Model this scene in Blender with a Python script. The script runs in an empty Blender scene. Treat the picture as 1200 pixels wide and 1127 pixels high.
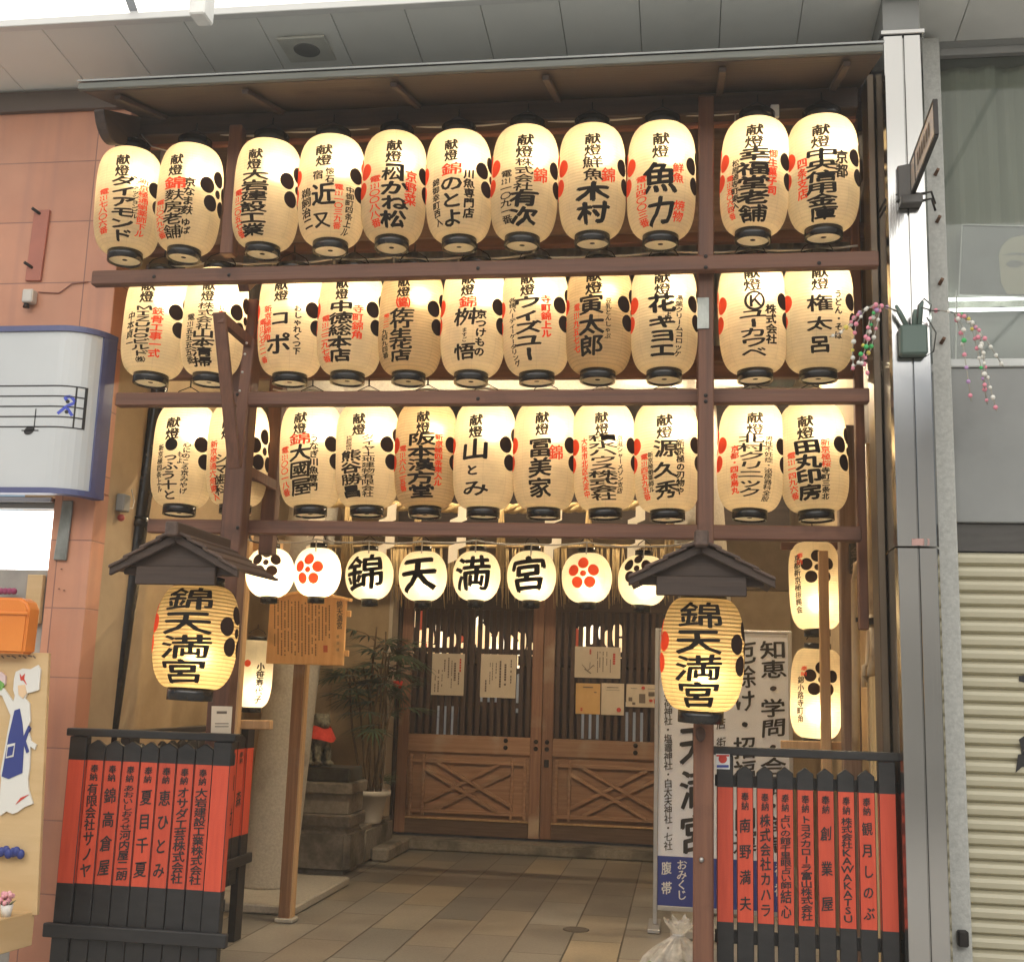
import bpy, bmesh, math, random
from mathutils import Vector, Matrix, noise
random.seed(7)
R = math.radians
sc = bpy.context.scene
C = sc.collection
# ---------------------------------------------------------------- camera
F, W0, H0, EYE = 1368.1, 1200.0, 1127.0, 1.5
YAW, PIT, ROL = R(-8.55325829), R(10.06498869), R(1.77391817)
FW = Vector((math.sin(YAW)*math.cos(PIT), math.cos(YAW)*math.cos(PIT), math.sin(PIT)))
rt0 = FW.cross(Vector((0, 0, 1))).normalized(); up0 = rt0.cross(FW)
RT = rt0*math.cos(ROL) + up0*math.sin(ROL)
UP = -rt0*math.sin(ROL) + up0*math.cos(ROL)
cam = bpy.data.cameras.new('camera'); co = bpy.data.objects.new('camera', cam); C.objects.link(co)
cam.sensor_width = 36; cam.lens = 36*F/W0; cam.clip_end = 500; cam.clip_start = .05
M = Matrix(((RT.x, UP.x, -FW.x, 0), (RT.y, UP.y, -FW.y, 0), (RT.z, UP.z, -FW.z, EYE), (0, 0, 0, 1)))
co.matrix_world = M
sc.camera = co
# ---------------------------------------------------------------- world, exposure
w = bpy.data.worlds.new('World'); sc.world = w; w.use_nodes = True
sky = w.node_tree.nodes.new('ShaderNodeTexSky'); sky.sky_type = 'NISHITA'; sky.sun_disc = False
sky.sun_elevation = R(35); sky.sun_rotation = R(200)
bg = w.node_tree.nodes['Background']; bg.inputs[1].default_value = .06
w.node_tree.links.new(sky.outputs[0], bg.inputs[0])
sc.view_settings.view_transform = 'Standard'; sc.view_settings.look = 'None'
sc.view_settings.exposure = .28; sc.view_settings.gamma = 1
cy = sc.cycles
cy.use_denoising = True; cy.max_bounces = 7; cy.diffuse_bounces = 4; cy.glossy_bounces = 3
cy.transmission_bounces = 5; cy.transparent_max_bounces = 8; cy.use_light_tree = True
cy.sample_clamp_indirect = 6; cy.caustics_reflective = False; cy.caustics_refractive = False
ARCADE_L = 3.9        # arcade skylight panels
GLARE_DENSITY = .0045             # density of the added volume imitating lens glare
FRONT_L = .98         # dimmer sheets next to the soffit
TUBE = 500            # fluorescent tubes inside the alcove, one of them added unseen
BULB = 2.2            # lantern bulbs, watt

# ---------------------------------------------------------------- pixel -> place helpers (survey of the photo)
def ray(px, py): return RT*((px-600)/F) - UP*((py-563.5)/F) + FW
def at(px, py, Y):
    d = ray(px, py); d = d*(Y/d.y); return Vector((d.x, d.y, d.z+EYE))
def gr(px, py, z=0):
    d = ray(px, py); d = d*((z-EYE)/d.z); return Vector((d.x, d.y, z))
def proj(p):
    v = Vector(p)-Vector((0, 0, EYE)); d = v.dot(FW); return 600+F*v.dot(RT)/d, 563.5-F*v.dot(UP)/d
def mpp(p):           # metres per photo pixel at a place
    return (Vector(p)-Vector((0, 0, EYE))).dot(FW)/F

# ---------------------------------------------------------------- materials
def newmat(name):
    m = bpy.data.materials.new(name); m.use_nodes = True
    nt = m.node_tree; b = nt.nodes['Principled BSDF']
    return m, nt, b
def nd(nt, t, **kw):
    n = nt.nodes.new(t)
    for k, v in kw.items():
        if k in n.inputs.keys() if hasattr(n.inputs, 'keys') else False: n.inputs[k].default_value = v
        else: setattr(n, k, v)
    return n
def c4(c): return (c[0], c[1], c[2], 1)
def mat(name, col, col2=None, rough=.6, metal=0, scale=(8, 8, 8), bump=.15, detail=6, spots=None, rnd=.0, coat=0, bscale=None, contrast=(.3, .7)):
    """two-tone noise surface; spots = (colour, scale, threshold) for stains"""
    m, nt, b = newmat(name); L = nt.links
    tc = nd(nt, 'ShaderNodeTexCoord'); mp = nd(nt, 'ShaderNodeMapping'); mp.inputs['Scale'].default_value = scale
    L.new(tc.outputs['Object'], mp.inputs[0])
    no = nd(nt, 'ShaderNodeTexNoise'); no.inputs['Scale'].default_value = 1; no.inputs['Detail'].default_value = detail
    no.inputs['Roughness'].default_value = .62
    L.new(mp.outputs[0], no.inputs['Vector'])
    cr = nd(nt, 'ShaderNodeValToRGB'); e = cr.color_ramp.elements
    e[0].position, e[1].position = contrast
    e[0].color = c4(col); e[1].color = c4(col2 or [min(1, x*1.25) for x in col])
    L.new(no.outputs['Fac'], cr.inputs[0])
    out = cr.outputs[0]
    if spots:
        n2 = nd(nt, 'ShaderNodeTexNoise'); n2.inputs['Scale'].default_value = spots[1]; n2.inputs['Detail'].default_value = 5
        L.new(tc.outputs['Object'], n2.inputs['Vector'])
        r2 = nd(nt, 'ShaderNodeValToRGB'); r2.color_ramp.elements[0].position = spots[2]; r2.color_ramp.elements[1].position = min(1, spots[2]+.16)
        L.new(n2.outputs['Fac'], r2.inputs[0])
        mx = nd(nt, 'ShaderNodeMix', data_type='RGBA'); L.new(r2.outputs[0], mx.inputs[0]); L.new(out, mx.inputs[6]); mx.inputs[7].default_value = c4(spots[0])
        out = mx.outputs[2]
    if rnd:
        oi = nd(nt, 'ShaderNodeObjectInfo'); mr = nd(nt, 'ShaderNodeMapRange'); mr.inputs[3].default_value = 1-rnd; mr.inputs[4].default_value = 1+rnd
        L.new(oi.outputs['Random'], mr.inputs[0])
        hs = nd(nt, 'ShaderNodeHueSaturation'); L.new(mr.outputs[0], hs.inputs['Value']); L.new(out, hs.inputs['Color']); out = hs.outputs[0]
    L.new(out, b.inputs['Base Color'])
    b.inputs['Roughness'].default_value = rough; b.inputs['Metallic'].default_value = metal
    if coat: b.inputs['Coat Weight'].default_value = coat
    rr = nd(nt, 'ShaderNodeMapRange'); rr.inputs[3].default_value = max(0, rough-.1); rr.inputs[4].default_value = min(1, rough+.12)
    L.new(no.outputs['Fac'], rr.inputs[0]); L.new(rr.outputs[0], b.inputs['Roughness'])
    if bump:
        bp = nd(nt, 'ShaderNodeBump'); bp.inputs['Strength'].default_value = bump; bp.inputs['Distance'].default_value = .004
        L.new(no.outputs['Fac'], bp.inputs['Height']); L.new(bp.outputs[0], b.inputs['Normal'])
    return m
def wood(name, c1, c2, axis, rough=.6, bump=.35, **kw):
    s = {'x': (1.6, 38, 38), 'y': (38, 1.6, 38), 'z': (38, 38, 1.6)}[axis]
    kw.setdefault('spots', (tuple(x*.55 for x in c1), 3.3, .60)); return mat(name, c1, c2, rough, scale=s, bump=bump*1.7, rnd=.14, **kw)
def emit(name, col, s):
    m, nt, b = newmat(name)
    b.inputs['Base Color'].default_value = c4(col); b.inputs['Emission Color'].default_value = c4(col); b.inputs['Emission Strength'].default_value = s
    return m
def flat(name, col, rough=.6, metal=0):
    m, nt, b = newmat(name); b.inputs['Base Color'].default_value = c4(col); b.inputs['Roughness'].default_value = rough; b.inputs['Metallic'].default_value = metal
    return m

def paper_mat(name, tint, rib_pitch, rib_dark=.8, rib_amp=.5):
    m = bpy.data.materials.new(name); m.use_nodes = True; nt = m.node_tree; L = nt.links
    nt.nodes.clear()
    out = nd(nt, 'ShaderNodeOutputMaterial')
    tc = nd(nt, 'ShaderNodeTexCoord'); sx = nd(nt, 'ShaderNodeSeparateXYZ'); L.new(tc.outputs['Object'], sx.inputs[0])
    mu = nd(nt, 'ShaderNodeMath', operation='MULTIPLY'); L.new(sx.outputs['Z'], mu.inputs[0]); mu.inputs[1].default_value = 2*math.pi/rib_pitch
    si = nd(nt, 'ShaderNodeMath', operation='SINE'); L.new(mu.outputs[0], si.inputs[0])
    mr = nd(nt, 'ShaderNodeMapRange'); mr.inputs[1].default_value = .55; mr.inputs[2].default_value = 1; mr.inputs[3].default_value = 1; mr.inputs[4].default_value = rib_dark
    L.new(si.outputs[0], mr.inputs[0])
    no = nd(nt, 'ShaderNodeTexNoise'); no.inputs['Scale'].default_value = 22; no.inputs['Detail'].default_value = 6; L.new(tc.outputs['Object'], no.inputs['Vector'])
    nr = nd(nt, 'ShaderNodeMapRange'); nr.inputs[3].default_value = .86; nr.inputs[4].default_value = 1.08; L.new(no.outputs['Fac'], nr.inputs[0])
    # paper sheets: faint upright seams, blotches that differ from lantern to lantern
    at2 = nd(nt, 'ShaderNodeMath', operation='ARCTAN2'); L.new(sx.outputs['X'], at2.inputs[0]); L.new(sx.outputs['Y'], at2.inputs[1])
    am = nd(nt, 'ShaderNodeMath', operation='MULTIPLY'); am.inputs[1].default_value = 8/(2*math.pi); L.new(at2.outputs[0], am.inputs[0])
    fr = nd(nt, 'ShaderNodeMath', operation='FRACT'); L.new(am.outputs[0], fr.inputs[0])
    sm = nd(nt, 'ShaderNodeMapRange'); sm.inputs[1].default_value = .0; sm.inputs[2].default_value = .035; sm.inputs[3].default_value = .86; sm.inputs[4].default_value = 1; L.new(fr.outputs[0], sm.inputs[0])
    oi = nd(nt, 'ShaderNodeObjectInfo'); b4 = nd(nt, 'ShaderNodeTexNoise', noise_dimensions='4D'); b4.inputs['Scale'].default_value = 7; b4.inputs['Detail'].default_value = 5; L.new(tc.outputs['Object'], b4.inputs['Vector'])
    om = nd(nt, 'ShaderNodeMath', operation='MULTIPLY'); om.inputs[1].default_value = 40; L.new(oi.outputs['Random'], om.inputs[0]); L.new(om.outputs[0], b4.inputs['W'])
    bm_ = nd(nt, 'ShaderNodeMapRange'); bm_.inputs[1].default_value = .3; bm_.inputs[2].default_value = .6; bm_.inputs[3].default_value = .84; bm_.inputs[4].default_value = 1.02; L.new(b4.outputs['Fac'], bm_.inputs[0])
    k0 = nd(nt, 'ShaderNodeMath', operation='MULTIPLY'); L.new(sm.outputs[0], k0.inputs[0]); L.new(bm_.outputs[0], k0.inputs[1])
    k1 = nd(nt, 'ShaderNodeMath', operation='MULTIPLY'); L.new(mr.outputs[0], k1.inputs[0]); L.new(k0.outputs[0], k1.inputs[1])
    k = nd(nt, 'ShaderNodeMath', operation='MULTIPLY'); L.new(k1.outputs[0], k.inputs[0]); L.new(nr.outputs[0], k.inputs[1])
    cm = nd(nt, 'ShaderNodeMix', data_type='RGBA', blend_type='MULTIPLY'); cm.inputs[0].default_value = 1
    cm.inputs[6].default_value = c4(tint); L.new(k.outputs[0], cm.inputs[7])
    bp = nd(nt, 'ShaderNodeBump'); bp.inputs['Strength'].default_value = rib_amp; bp.inputs['Distance'].default_value = .002; L.new(si.outputs[0], bp.inputs['Height'])
    df = nd(nt, 'ShaderNodeBsdfDiffuse'); tr = nd(nt, 'ShaderNodeBsdfTranslucent'); rf = nd(nt, 'ShaderNodeBsdfRefraction')
    rf.inputs['Roughness'].default_value = .95; rf.inputs['IOR'].default_value = 1.25
    for n in (df, tr, rf): L.new(cm.outputs[2], n.inputs['Color'])
    for n in (df, tr): L.new(bp.outputs[0], n.inputs['Normal'])
    a = nd(nt, 'ShaderNodeMixShader'); a.inputs[0].default_value = .30; L.new(tr.outputs[0], a.inputs[1]); L.new(rf.outputs[0], a.inputs[2])
    b2 = nd(nt, 'ShaderNodeMixShader'); b2.inputs[0].default_value = .18; L.new(a.outputs[0], b2.inputs[1]); L.new(df.outputs[0], b2.inputs[2])
    L.new(b2.outputs[0], out.inputs[0])
    return m
def ink(name, dif, tra):
    m = bpy.data.materials.new(name); m.use_nodes = True; nt = m.node_tree; L = nt.links; nt.nodes.clear()
    out = nd(nt, 'ShaderNodeOutputMaterial'); df = nd(nt, 'ShaderNodeBsdfDiffuse'); tr = nd(nt, 'ShaderNodeBsdfTranslucent')
    df.inputs[0].default_value = c4(dif); tr.inputs[0].default_value = c4(tra)
    a = nd(nt, 'ShaderNodeAddShader'); L.new(df.outputs[0], a.inputs[0]); L.new(tr.outputs[0], a.inputs[1]); L.new(a.outputs[0], out.inputs[0])
    return m

PAPER = paper_mat('lantern_paper', (.95, .825, .585), .0138, .91, .35)
PAPER_AGED = paper_mat('lantern_paper_aged', (.86, .69, .43), .0138, .82, .5)
PAPER_WHITE = paper_mat('lantern_paper_white', (.93, .87, .70), .0125, .95, .15)
PAPER_BIG = paper_mat('lantern_paper_ribbed', (.86, .66, .33), .0148, .55, .9)
INK_K = ink('black_ink', (.022, .02, .018), (.018, .013, .008))
INK_CREST = ink('black_crest_ink', (.025, .02, .018), (.028, .014, .010))
INK_R = ink('red_ink', (.45, .04, .02), (.55, .075, .03))
LACQ = mat('black_lacquer', (.012, .011, .01), (.022, .02, .018), rough=.22, bump=.05)
BULBGLASS = emit('bulb_glass', (1, .78, .45), 6)
K_FLAT = flat('black_paint_letters', (.018, .016, .016), .6)
R_FLAT = flat('red_print', (.55, .05, .03), .6)
W_FLAT = flat('white_print', (.8, .8, .78), .6)
OLD_FLAT = flat('faded_grey_print', (.16, .12, .09), .7)

WX = wood('brown_wood_along', (.092, .036, .019), (.175, .074, .040), 'x')
WZ = wood('brown_wood_upright', (.092, .036, .019), (.175, .074, .040), 'z')
WY = wood('brown_wood_deep', (.10, .046, .03), (.18, .085, .058), 'y')
DKX = wood('dark_wood_along', (.035, .02, .015), (.075, .045, .033), 'x')
DKZ = wood('dark_wood_upright', (.045, .022, .015), (.09, .05, .034), 'z')
DKY = wood('dark_wood_deep', (.04, .024, .018), (.085, .055, .042), 'y')
DRX = wood('door_wood_along', (.26, .135, .075), (.41, .24, .145), 'x', spots=((.40, .30, .215), 2.4, .55))
DRZ = wood('door_wood_upright', (.18, .085, .05), (.31, .165, .10), 'z', spots=((.40, .30, .215), 2.4, .55))
ROOFW = wood('brown_roof_wood', (.048, .026, .017), (.10, .062, .044), 'y', bump=.5)  # dark brown wood of the little roofs
ROOFX = wood('dark_gable_wood', (.026, .014, .009), (.055, .033, .022), 'x')  # darker brown for the gable fronts
GREYWOOD = wood('weathered_board', (.16, .14, .115), (.30, .27, .23), 'y', bump=.5)
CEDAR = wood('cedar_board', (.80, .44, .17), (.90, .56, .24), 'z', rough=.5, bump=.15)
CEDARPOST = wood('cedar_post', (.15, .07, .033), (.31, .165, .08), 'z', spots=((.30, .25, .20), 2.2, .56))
PALEWOOD = wood('pale_wood', (.42, .26, .12), (.58, .38, .20), 'z')
STONE = mat('granite', (.34, .32, .275), (.47, .44, .38), rough=.8, scale=(60, 60, 60), bump=.4, spots=((.20, .17, .14), 2.6, .60))
DSTONE = mat('dark_weathered_stone', (.18, .16, .13), (.30, .27, .225), rough=.85, scale=(28, 28, 28), bump=.6, spots=((.095, .085, .07), 3.2, .54))
PLASTER_DIM = mat('dimmed_plaster', (.17, .118, .066), (.24, .17, .10), rough=.9, scale=(5, 5, 5), bump=.12, spots=((.11, .075, .04), 1.2, .55))  # darker plaster copy, the upper back wall's dimness put into its colour
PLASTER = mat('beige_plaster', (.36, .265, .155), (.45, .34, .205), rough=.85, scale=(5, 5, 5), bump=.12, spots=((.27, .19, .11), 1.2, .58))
CONC = mat('concrete_strip', (.40, .40, .37), (.55, .55, .51), rough=.85, scale=(70, 70, 70), bump=.35, spots=((.28, .28, .26), 3.0, .62))
GREY = mat('grey_panel', (.22, .225, .215), (.27, .275, .265), rough=.6, scale=(3, 3, 3), bump=.05, spots=((.17, .172, .166), 1.6, .6))
CORR = mat('galvanised_sheet', (.33, .34, .34), (.45, .46, .46), rough=.42, metal=.7, scale=(30, 30, 4), bump=.05)
BLKPAINT = mat('black_paint', (.010, .010, .0105), (.022, .021, .021), rough=.42, scale=(12, 12, 30), bump=.15)
REDPAINT = mat('vermilion_paint', (.50, .055, .025), (.60, .078, .034), rough=.5, scale=(60, 60, 5), bump=.22, rnd=.09, spots=((.34, .05, .03), 7, .63))
IVORY = mat('ivory_metal_paint', (.60, .48, .27), (.68, .55, .33), rough=.45, scale=(3, 3, 2), bump=.03)
WHITE = mat('white_board', (.80, .84, .92), (.84, .88, .95), rough=.5, scale=(3, 3, 3), bump=.0)
BLUE = mat('blue_print', (.03, .05, .26), (.04, .065, .31), rough=.5, bump=.0)
CABLE = flat('grey_white_cable', (.50, .48, .44), .5)
STRAW = mat('straw', (.45, .32, .14), (.66, .50, .26), rough=.8, scale=(60, 60, 8), bump=.3)
SHIDE = ink('folded_paper', (.66, .63, .56), (.30, .28, .23))
SHEET = mat('notice_paper', (.62, .53, .40), (.70, .60, .47), rough=.8, scale=(4, 4, 4), bump=.0, rnd=.08)
SHEET_Y = mat('yellow_notice_paper', (.62, .38, .14), (.72, .46, .19), rough=.8, scale=(6, 6, 6), bump=0)
POTW = mat('white_plastic_pot', (.62, .58, .52), (.72, .68, .62), rough=.5, scale=(6, 6, 6), bump=.02)
LEAF = mat('palm_leaf', (.045, .075, .04), (.10, .145, .072), rough=.42, scale=(14, 14, 14), bump=.05)
CANE = mat('palm_cane', (.10, .07, .04), (.22, .15, .09), rough=.8, scale=(60, 60, 25), bump=.3)
GREEN = flat('green_box_paint', (.085, .125, .105), .55)
PLATE = mat('tarnished_plate', (.13, .135, .12), (.33, .34, .31), rough=.4, metal=.8, scale=(10, 10, 6), bump=.15)
IRON = flat('dark_iron', (.03, .026, .024), .5, .6)
MARK_W = flat('white_plastic', (.72, .72, .70), .5)
ORANGE = mat('orange_plastic', (.66, .19, .028), (.73, .24, .04), rough=.35, scale=(3, 3, 3), bump=.0)
PLY = mat('plywood', (.52, .35, .165), (.61, .43, .225), rough=.6, scale=(2, 2, 14), bump=.1)
SKIN_P = flat('painted_skin', (.72, .5, .3), .6)
NAVY = flat('painted_navy', (.03, .045, .2), .6)

# ---------------------------------------------------------------- mesh builder
class MB:
    def __init__(s): s.bm = bmesh.new()
    def _face(s, vs, mi):
        try: f = s.bm.faces.new(vs); f.material_index = mi; return f
        except ValueError: return None
    def box(s, x0, x1, y0, y1, z0, z1, mi=0):
        v = [s.bm.verts.new((x, y, z)) for z in (z0, z1) for y in (y0, y1) for x in (x0, x1)]
        for q in ((0, 2, 3, 1), (4, 5, 7, 6), (0, 1, 5, 4), (2, 6, 7, 3), (0, 4, 6, 2), (1, 3, 7, 5)): s._face([v[i] for i in q], mi)
        return s
    def bar(s, a, b, w, d, mi=0, up=None):
        """rectangular bar from a to b; w across, d in depth (y-ish)"""
        a, b = Vector(a), Vector(b); t = (b-a).normalized()
        y = up or Vector((0, 1, 0))
        if abs(t.dot(y)) > .95: y = Vector((0, 0, 1))
        n = t.cross(y).normalized(); y = n.cross(t).normalized()
        v = [s.bm.verts.new(p + n*(i*w/2) + y*(j*d/2)) for p in (a, b) for j in (-1, 1) for i in (-1, 1)]
        for q in ((0, 2, 3, 1), (4, 5, 7, 6), (0, 1, 5, 4), (2, 6, 7, 3), (0, 4, 6, 2), (1, 3, 7, 5)): s._face([v[i] for i in q], mi)
        return s
    def tube(s, pts, r, n=8, mi=0, cap=True):
        pts = [Vector(p) for p in pts]; rs = r if isinstance(r, (list, tuple)) else [r]*len(pts); rings = []
        ref = Vector((.13, .2, .97))
        for i, p in enumerate(pts):
            t = (pts[min(i+1, len(pts)-1)]-pts[max(i-1, 0)]).normalized()
            rr = ref if abs(t.dot(ref)) < .9 else Vector((1, 0, 0))
            u = t.cross(rr).normalized(); vv = t.cross(u)
            rings.append([s.bm.verts.new(p+(u*math.cos(2*math.pi*k/n)+vv*math.sin(2*math.pi*k/n))*rs[i]) for k in range(n)])
        for a, b in zip(rings, rings[1:]):
            for k in range(n):
                f = s._face((a[k], a[(k+1) % n], b[(k+1) % n], b[k]), mi)
                if f: f.smooth = True
        if cap: s._face(rings[0][::-1], mi); s._face(rings[-1], mi)
        return s
    def lathe(s, prof, n=40, c=(0, 0, 0), mi=0, cap=True, lean=(0, 0)):
        rings = []
        for r, z in prof:
            rings.append([s.bm.verts.new((c[0]+lean[0]*z+r*math.cos(2*math.pi*k/n), c[1]+lean[1]*z+r*math.sin(2*math.pi*k/n), c[2]+z)) for k in range(n)])
        for a, b in zip(rings, rings[1:]):
            for k in range(n):
                f = s._face((a[k], a[(k+1) % n], b[(k+1) % n], b[k]), mi)
                if f: f.smooth = True
        if cap: s._face(rings[0][::-1], mi); s._face(rings[-1], mi)
        return s
    def sph(s, c, r, n=10, m=7, mi=0, sc_=(1, 1, 1)):
        prof = []
        top = s.bm.verts.new((c[0], c[1], c[2]+r*sc_[2])); bot = s.bm.verts.new((c[0], c[1], c[2]-r*sc_[2])); rings = []
        for j in range(1, m):
            a = math.pi*j/m
            rings.append([s.bm.verts.new((c[0]+r*sc_[0]*math.sin(a)*math.cos(2*math.pi*k/n), c[1]+r*sc_[1]*math.sin(a)*math.sin(2*math.pi*k/n), c[2]+r*sc_[2]*math.cos(a))) for k in range(n)])
        fs = []
        for k in range(n): fs.append(s._face((top, rings[0][k], rings[0][(k+1) % n]), mi))
        for a, b in zip(rings, rings[1:]):
            for k in range(n): fs.append(s._face((a[k], b[k], b[(k+1) % n], a[(k+1) % n]), mi))
        for k in range(n): fs.append(s._face((bot, rings[-1][(k+1) % n], rings[-1][k]), mi))
        for f in fs:
            if f: f.smooth = True
        return s
    def prism(s, poly, off, mi=0, mi_side=None):
        """poly: 3D points of a planar outline; off: extrusion vector"""
        a = [s.bm.verts.new(p) for p in poly]; b = [s.bm.verts.new(Vector(p)+Vector(off)) for p in poly]; n = len(a)
        s._face(a, mi); s._face(b[::-1], mi)
        for i in range(n): s._face((a[i], b[i], b[(i+1) % n], a[(i+1) % n]), mi if mi_side is None else mi_side)
        return s
    def quad(s, *p, mi=0): s._face([s.bm.verts.new(q) for q in p], mi); return s
    def raw(s, verts, faces, mi=0):
        vs = [s.bm.verts.new(v) for v in verts]
        for f in faces: s._face([vs[i] for i in f], mi)
        return s
    def build(s, name, mats, parent=None, bevel=0, local=False, seg=1):
        bm = s.bm
        if bevel:
            bmesh.ops.recalc_face_normals(bm, faces=bm.faces[:])
            ed = [e for e in bm.edges if len(e.link_faces) == 2 and e.calc_face_angle(0) > .6]
            try: bmesh.ops.bevel(bm, geom=ed, offset=bevel, segments=seg, affect='EDGES', clamp_overlap=True)
            except Exception: pass
        bmesh.ops.recalc_face_normals(bm, faces=bm.faces[:])
        me = bpy.data.meshes.new(name)
        if parent and not local: bmesh.ops.translate(bm, verts=bm.verts[:], vec=-world_loc(parent))
        bm.to_mesh(me); bm.free()
        return obj(name, me, mats, parent)
def world_loc(o):
    v = Vector(o.location)
    return v + world_loc(o.parent) if o.parent else v
def obj(name, me, mats, parent=None):
    for m in (mats if isinstance(mats, (list, tuple)) else [mats]): me.materials.append(m)
    o = bpy.data.objects.new(name, me); C.objects.link(o)
    if parent: o.parent = parent
    return o
def tag(o, label, cat, group=None, kind=None):
    if label: o['label'] = label
    if cat: o['category'] = cat
    if group: o['group'] = group
    if kind: o['kind'] = kind
    return o
def thing(name, label, cat, loc=(0, 0, 0), rz=0, group=None):
    o = bpy.data.objects.new(name, None); C.objects.link(o); o.empty_display_size = .1
    o.location = loc; o.rotation_euler = (0, 0, rz)
    return tag(o, label, cat, group)

# ---------------------------------------------------------------- lettering
_g = {}
_fc = bpy.data.curves.new('lettering_source', 'FONT'); _fc.size = 1; _fc.resolution_u = 2
_fo = bpy.data.objects.new('lettering_source', _fc)
C.objects.link(_fo)
def glyph(ch):
    if ch in _g: return _g[ch]
    _fc.body = ch
    bpy.context.view_layer.update()
    dg = bpy.context.evaluated_depsgraph_get()
    me = _fo.evaluated_get(dg).to_mesh()
    vs = [(v.co.x, v.co.y) for v in me.vertices]; fs = [tuple(p.vertices) for p in me.polygons]
    _fo.evaluated_get(dg).to_mesh_clear()
    _g[ch] = (vs, fs); return _g[ch]
kv = glyph('国')[0]
KX0, KX1 = min(v[0] for v in kv), max(v[0] for v in kv); KY0, KY1 = min(v[1] for v in kv), max(v[1] for v in kv)
KCX, KCY = (KX0+KX1)/2, (KY0+KY1)/2; KS = max(KX1-KX0, KY1-KY0)
def cell(ch):
    """glyph in a unit cell centred on 0 (a full kanji fills about -.5..+.5)"""
    if len(ch) > 1:                                   # several signs squeezed side by side into one cell
        V, Fc = [], []; n = len(ch)
        for i, c in enumerate(ch):
            v, f = cell(c); o = len(V)
            V += [(((x)/n)+((i+.5)/n-.5)*1.05, y*.85) for x, y in v]; Fc += [tuple(k+o for k in q) for q in f]
        return V, Fc
    v, f = glyph(ch)
    if ord(ch) < 256:
        xs = [p[0] for p in v] or [0]; ys = [p[1] for p in v] or [0]; h = max(.001, max(ys)-min(ys)); cx = (min(xs)+max(xs))/2; cyy = (min(ys)+max(ys))/2
        return [((x-cx)/max(h, .0001)*.9, (y-cyy)/h*.9) for x, y in v], f
    v = [((x-KCX)/KS, (y-KCY)/KS) for x, y in v]
    if ch in 'ー': v = [(-y, -x) if False else (y, -x) for x, y in v]
    return v, f
def tokens(t):
    out = []; i = 0
    while i < len(t):
        if t[i] == '[':
            j = t.index(']', i); out.append(t[i+1:j]); i = j+1
        else: out.append(t[i]); i += 1
    return out
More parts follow.
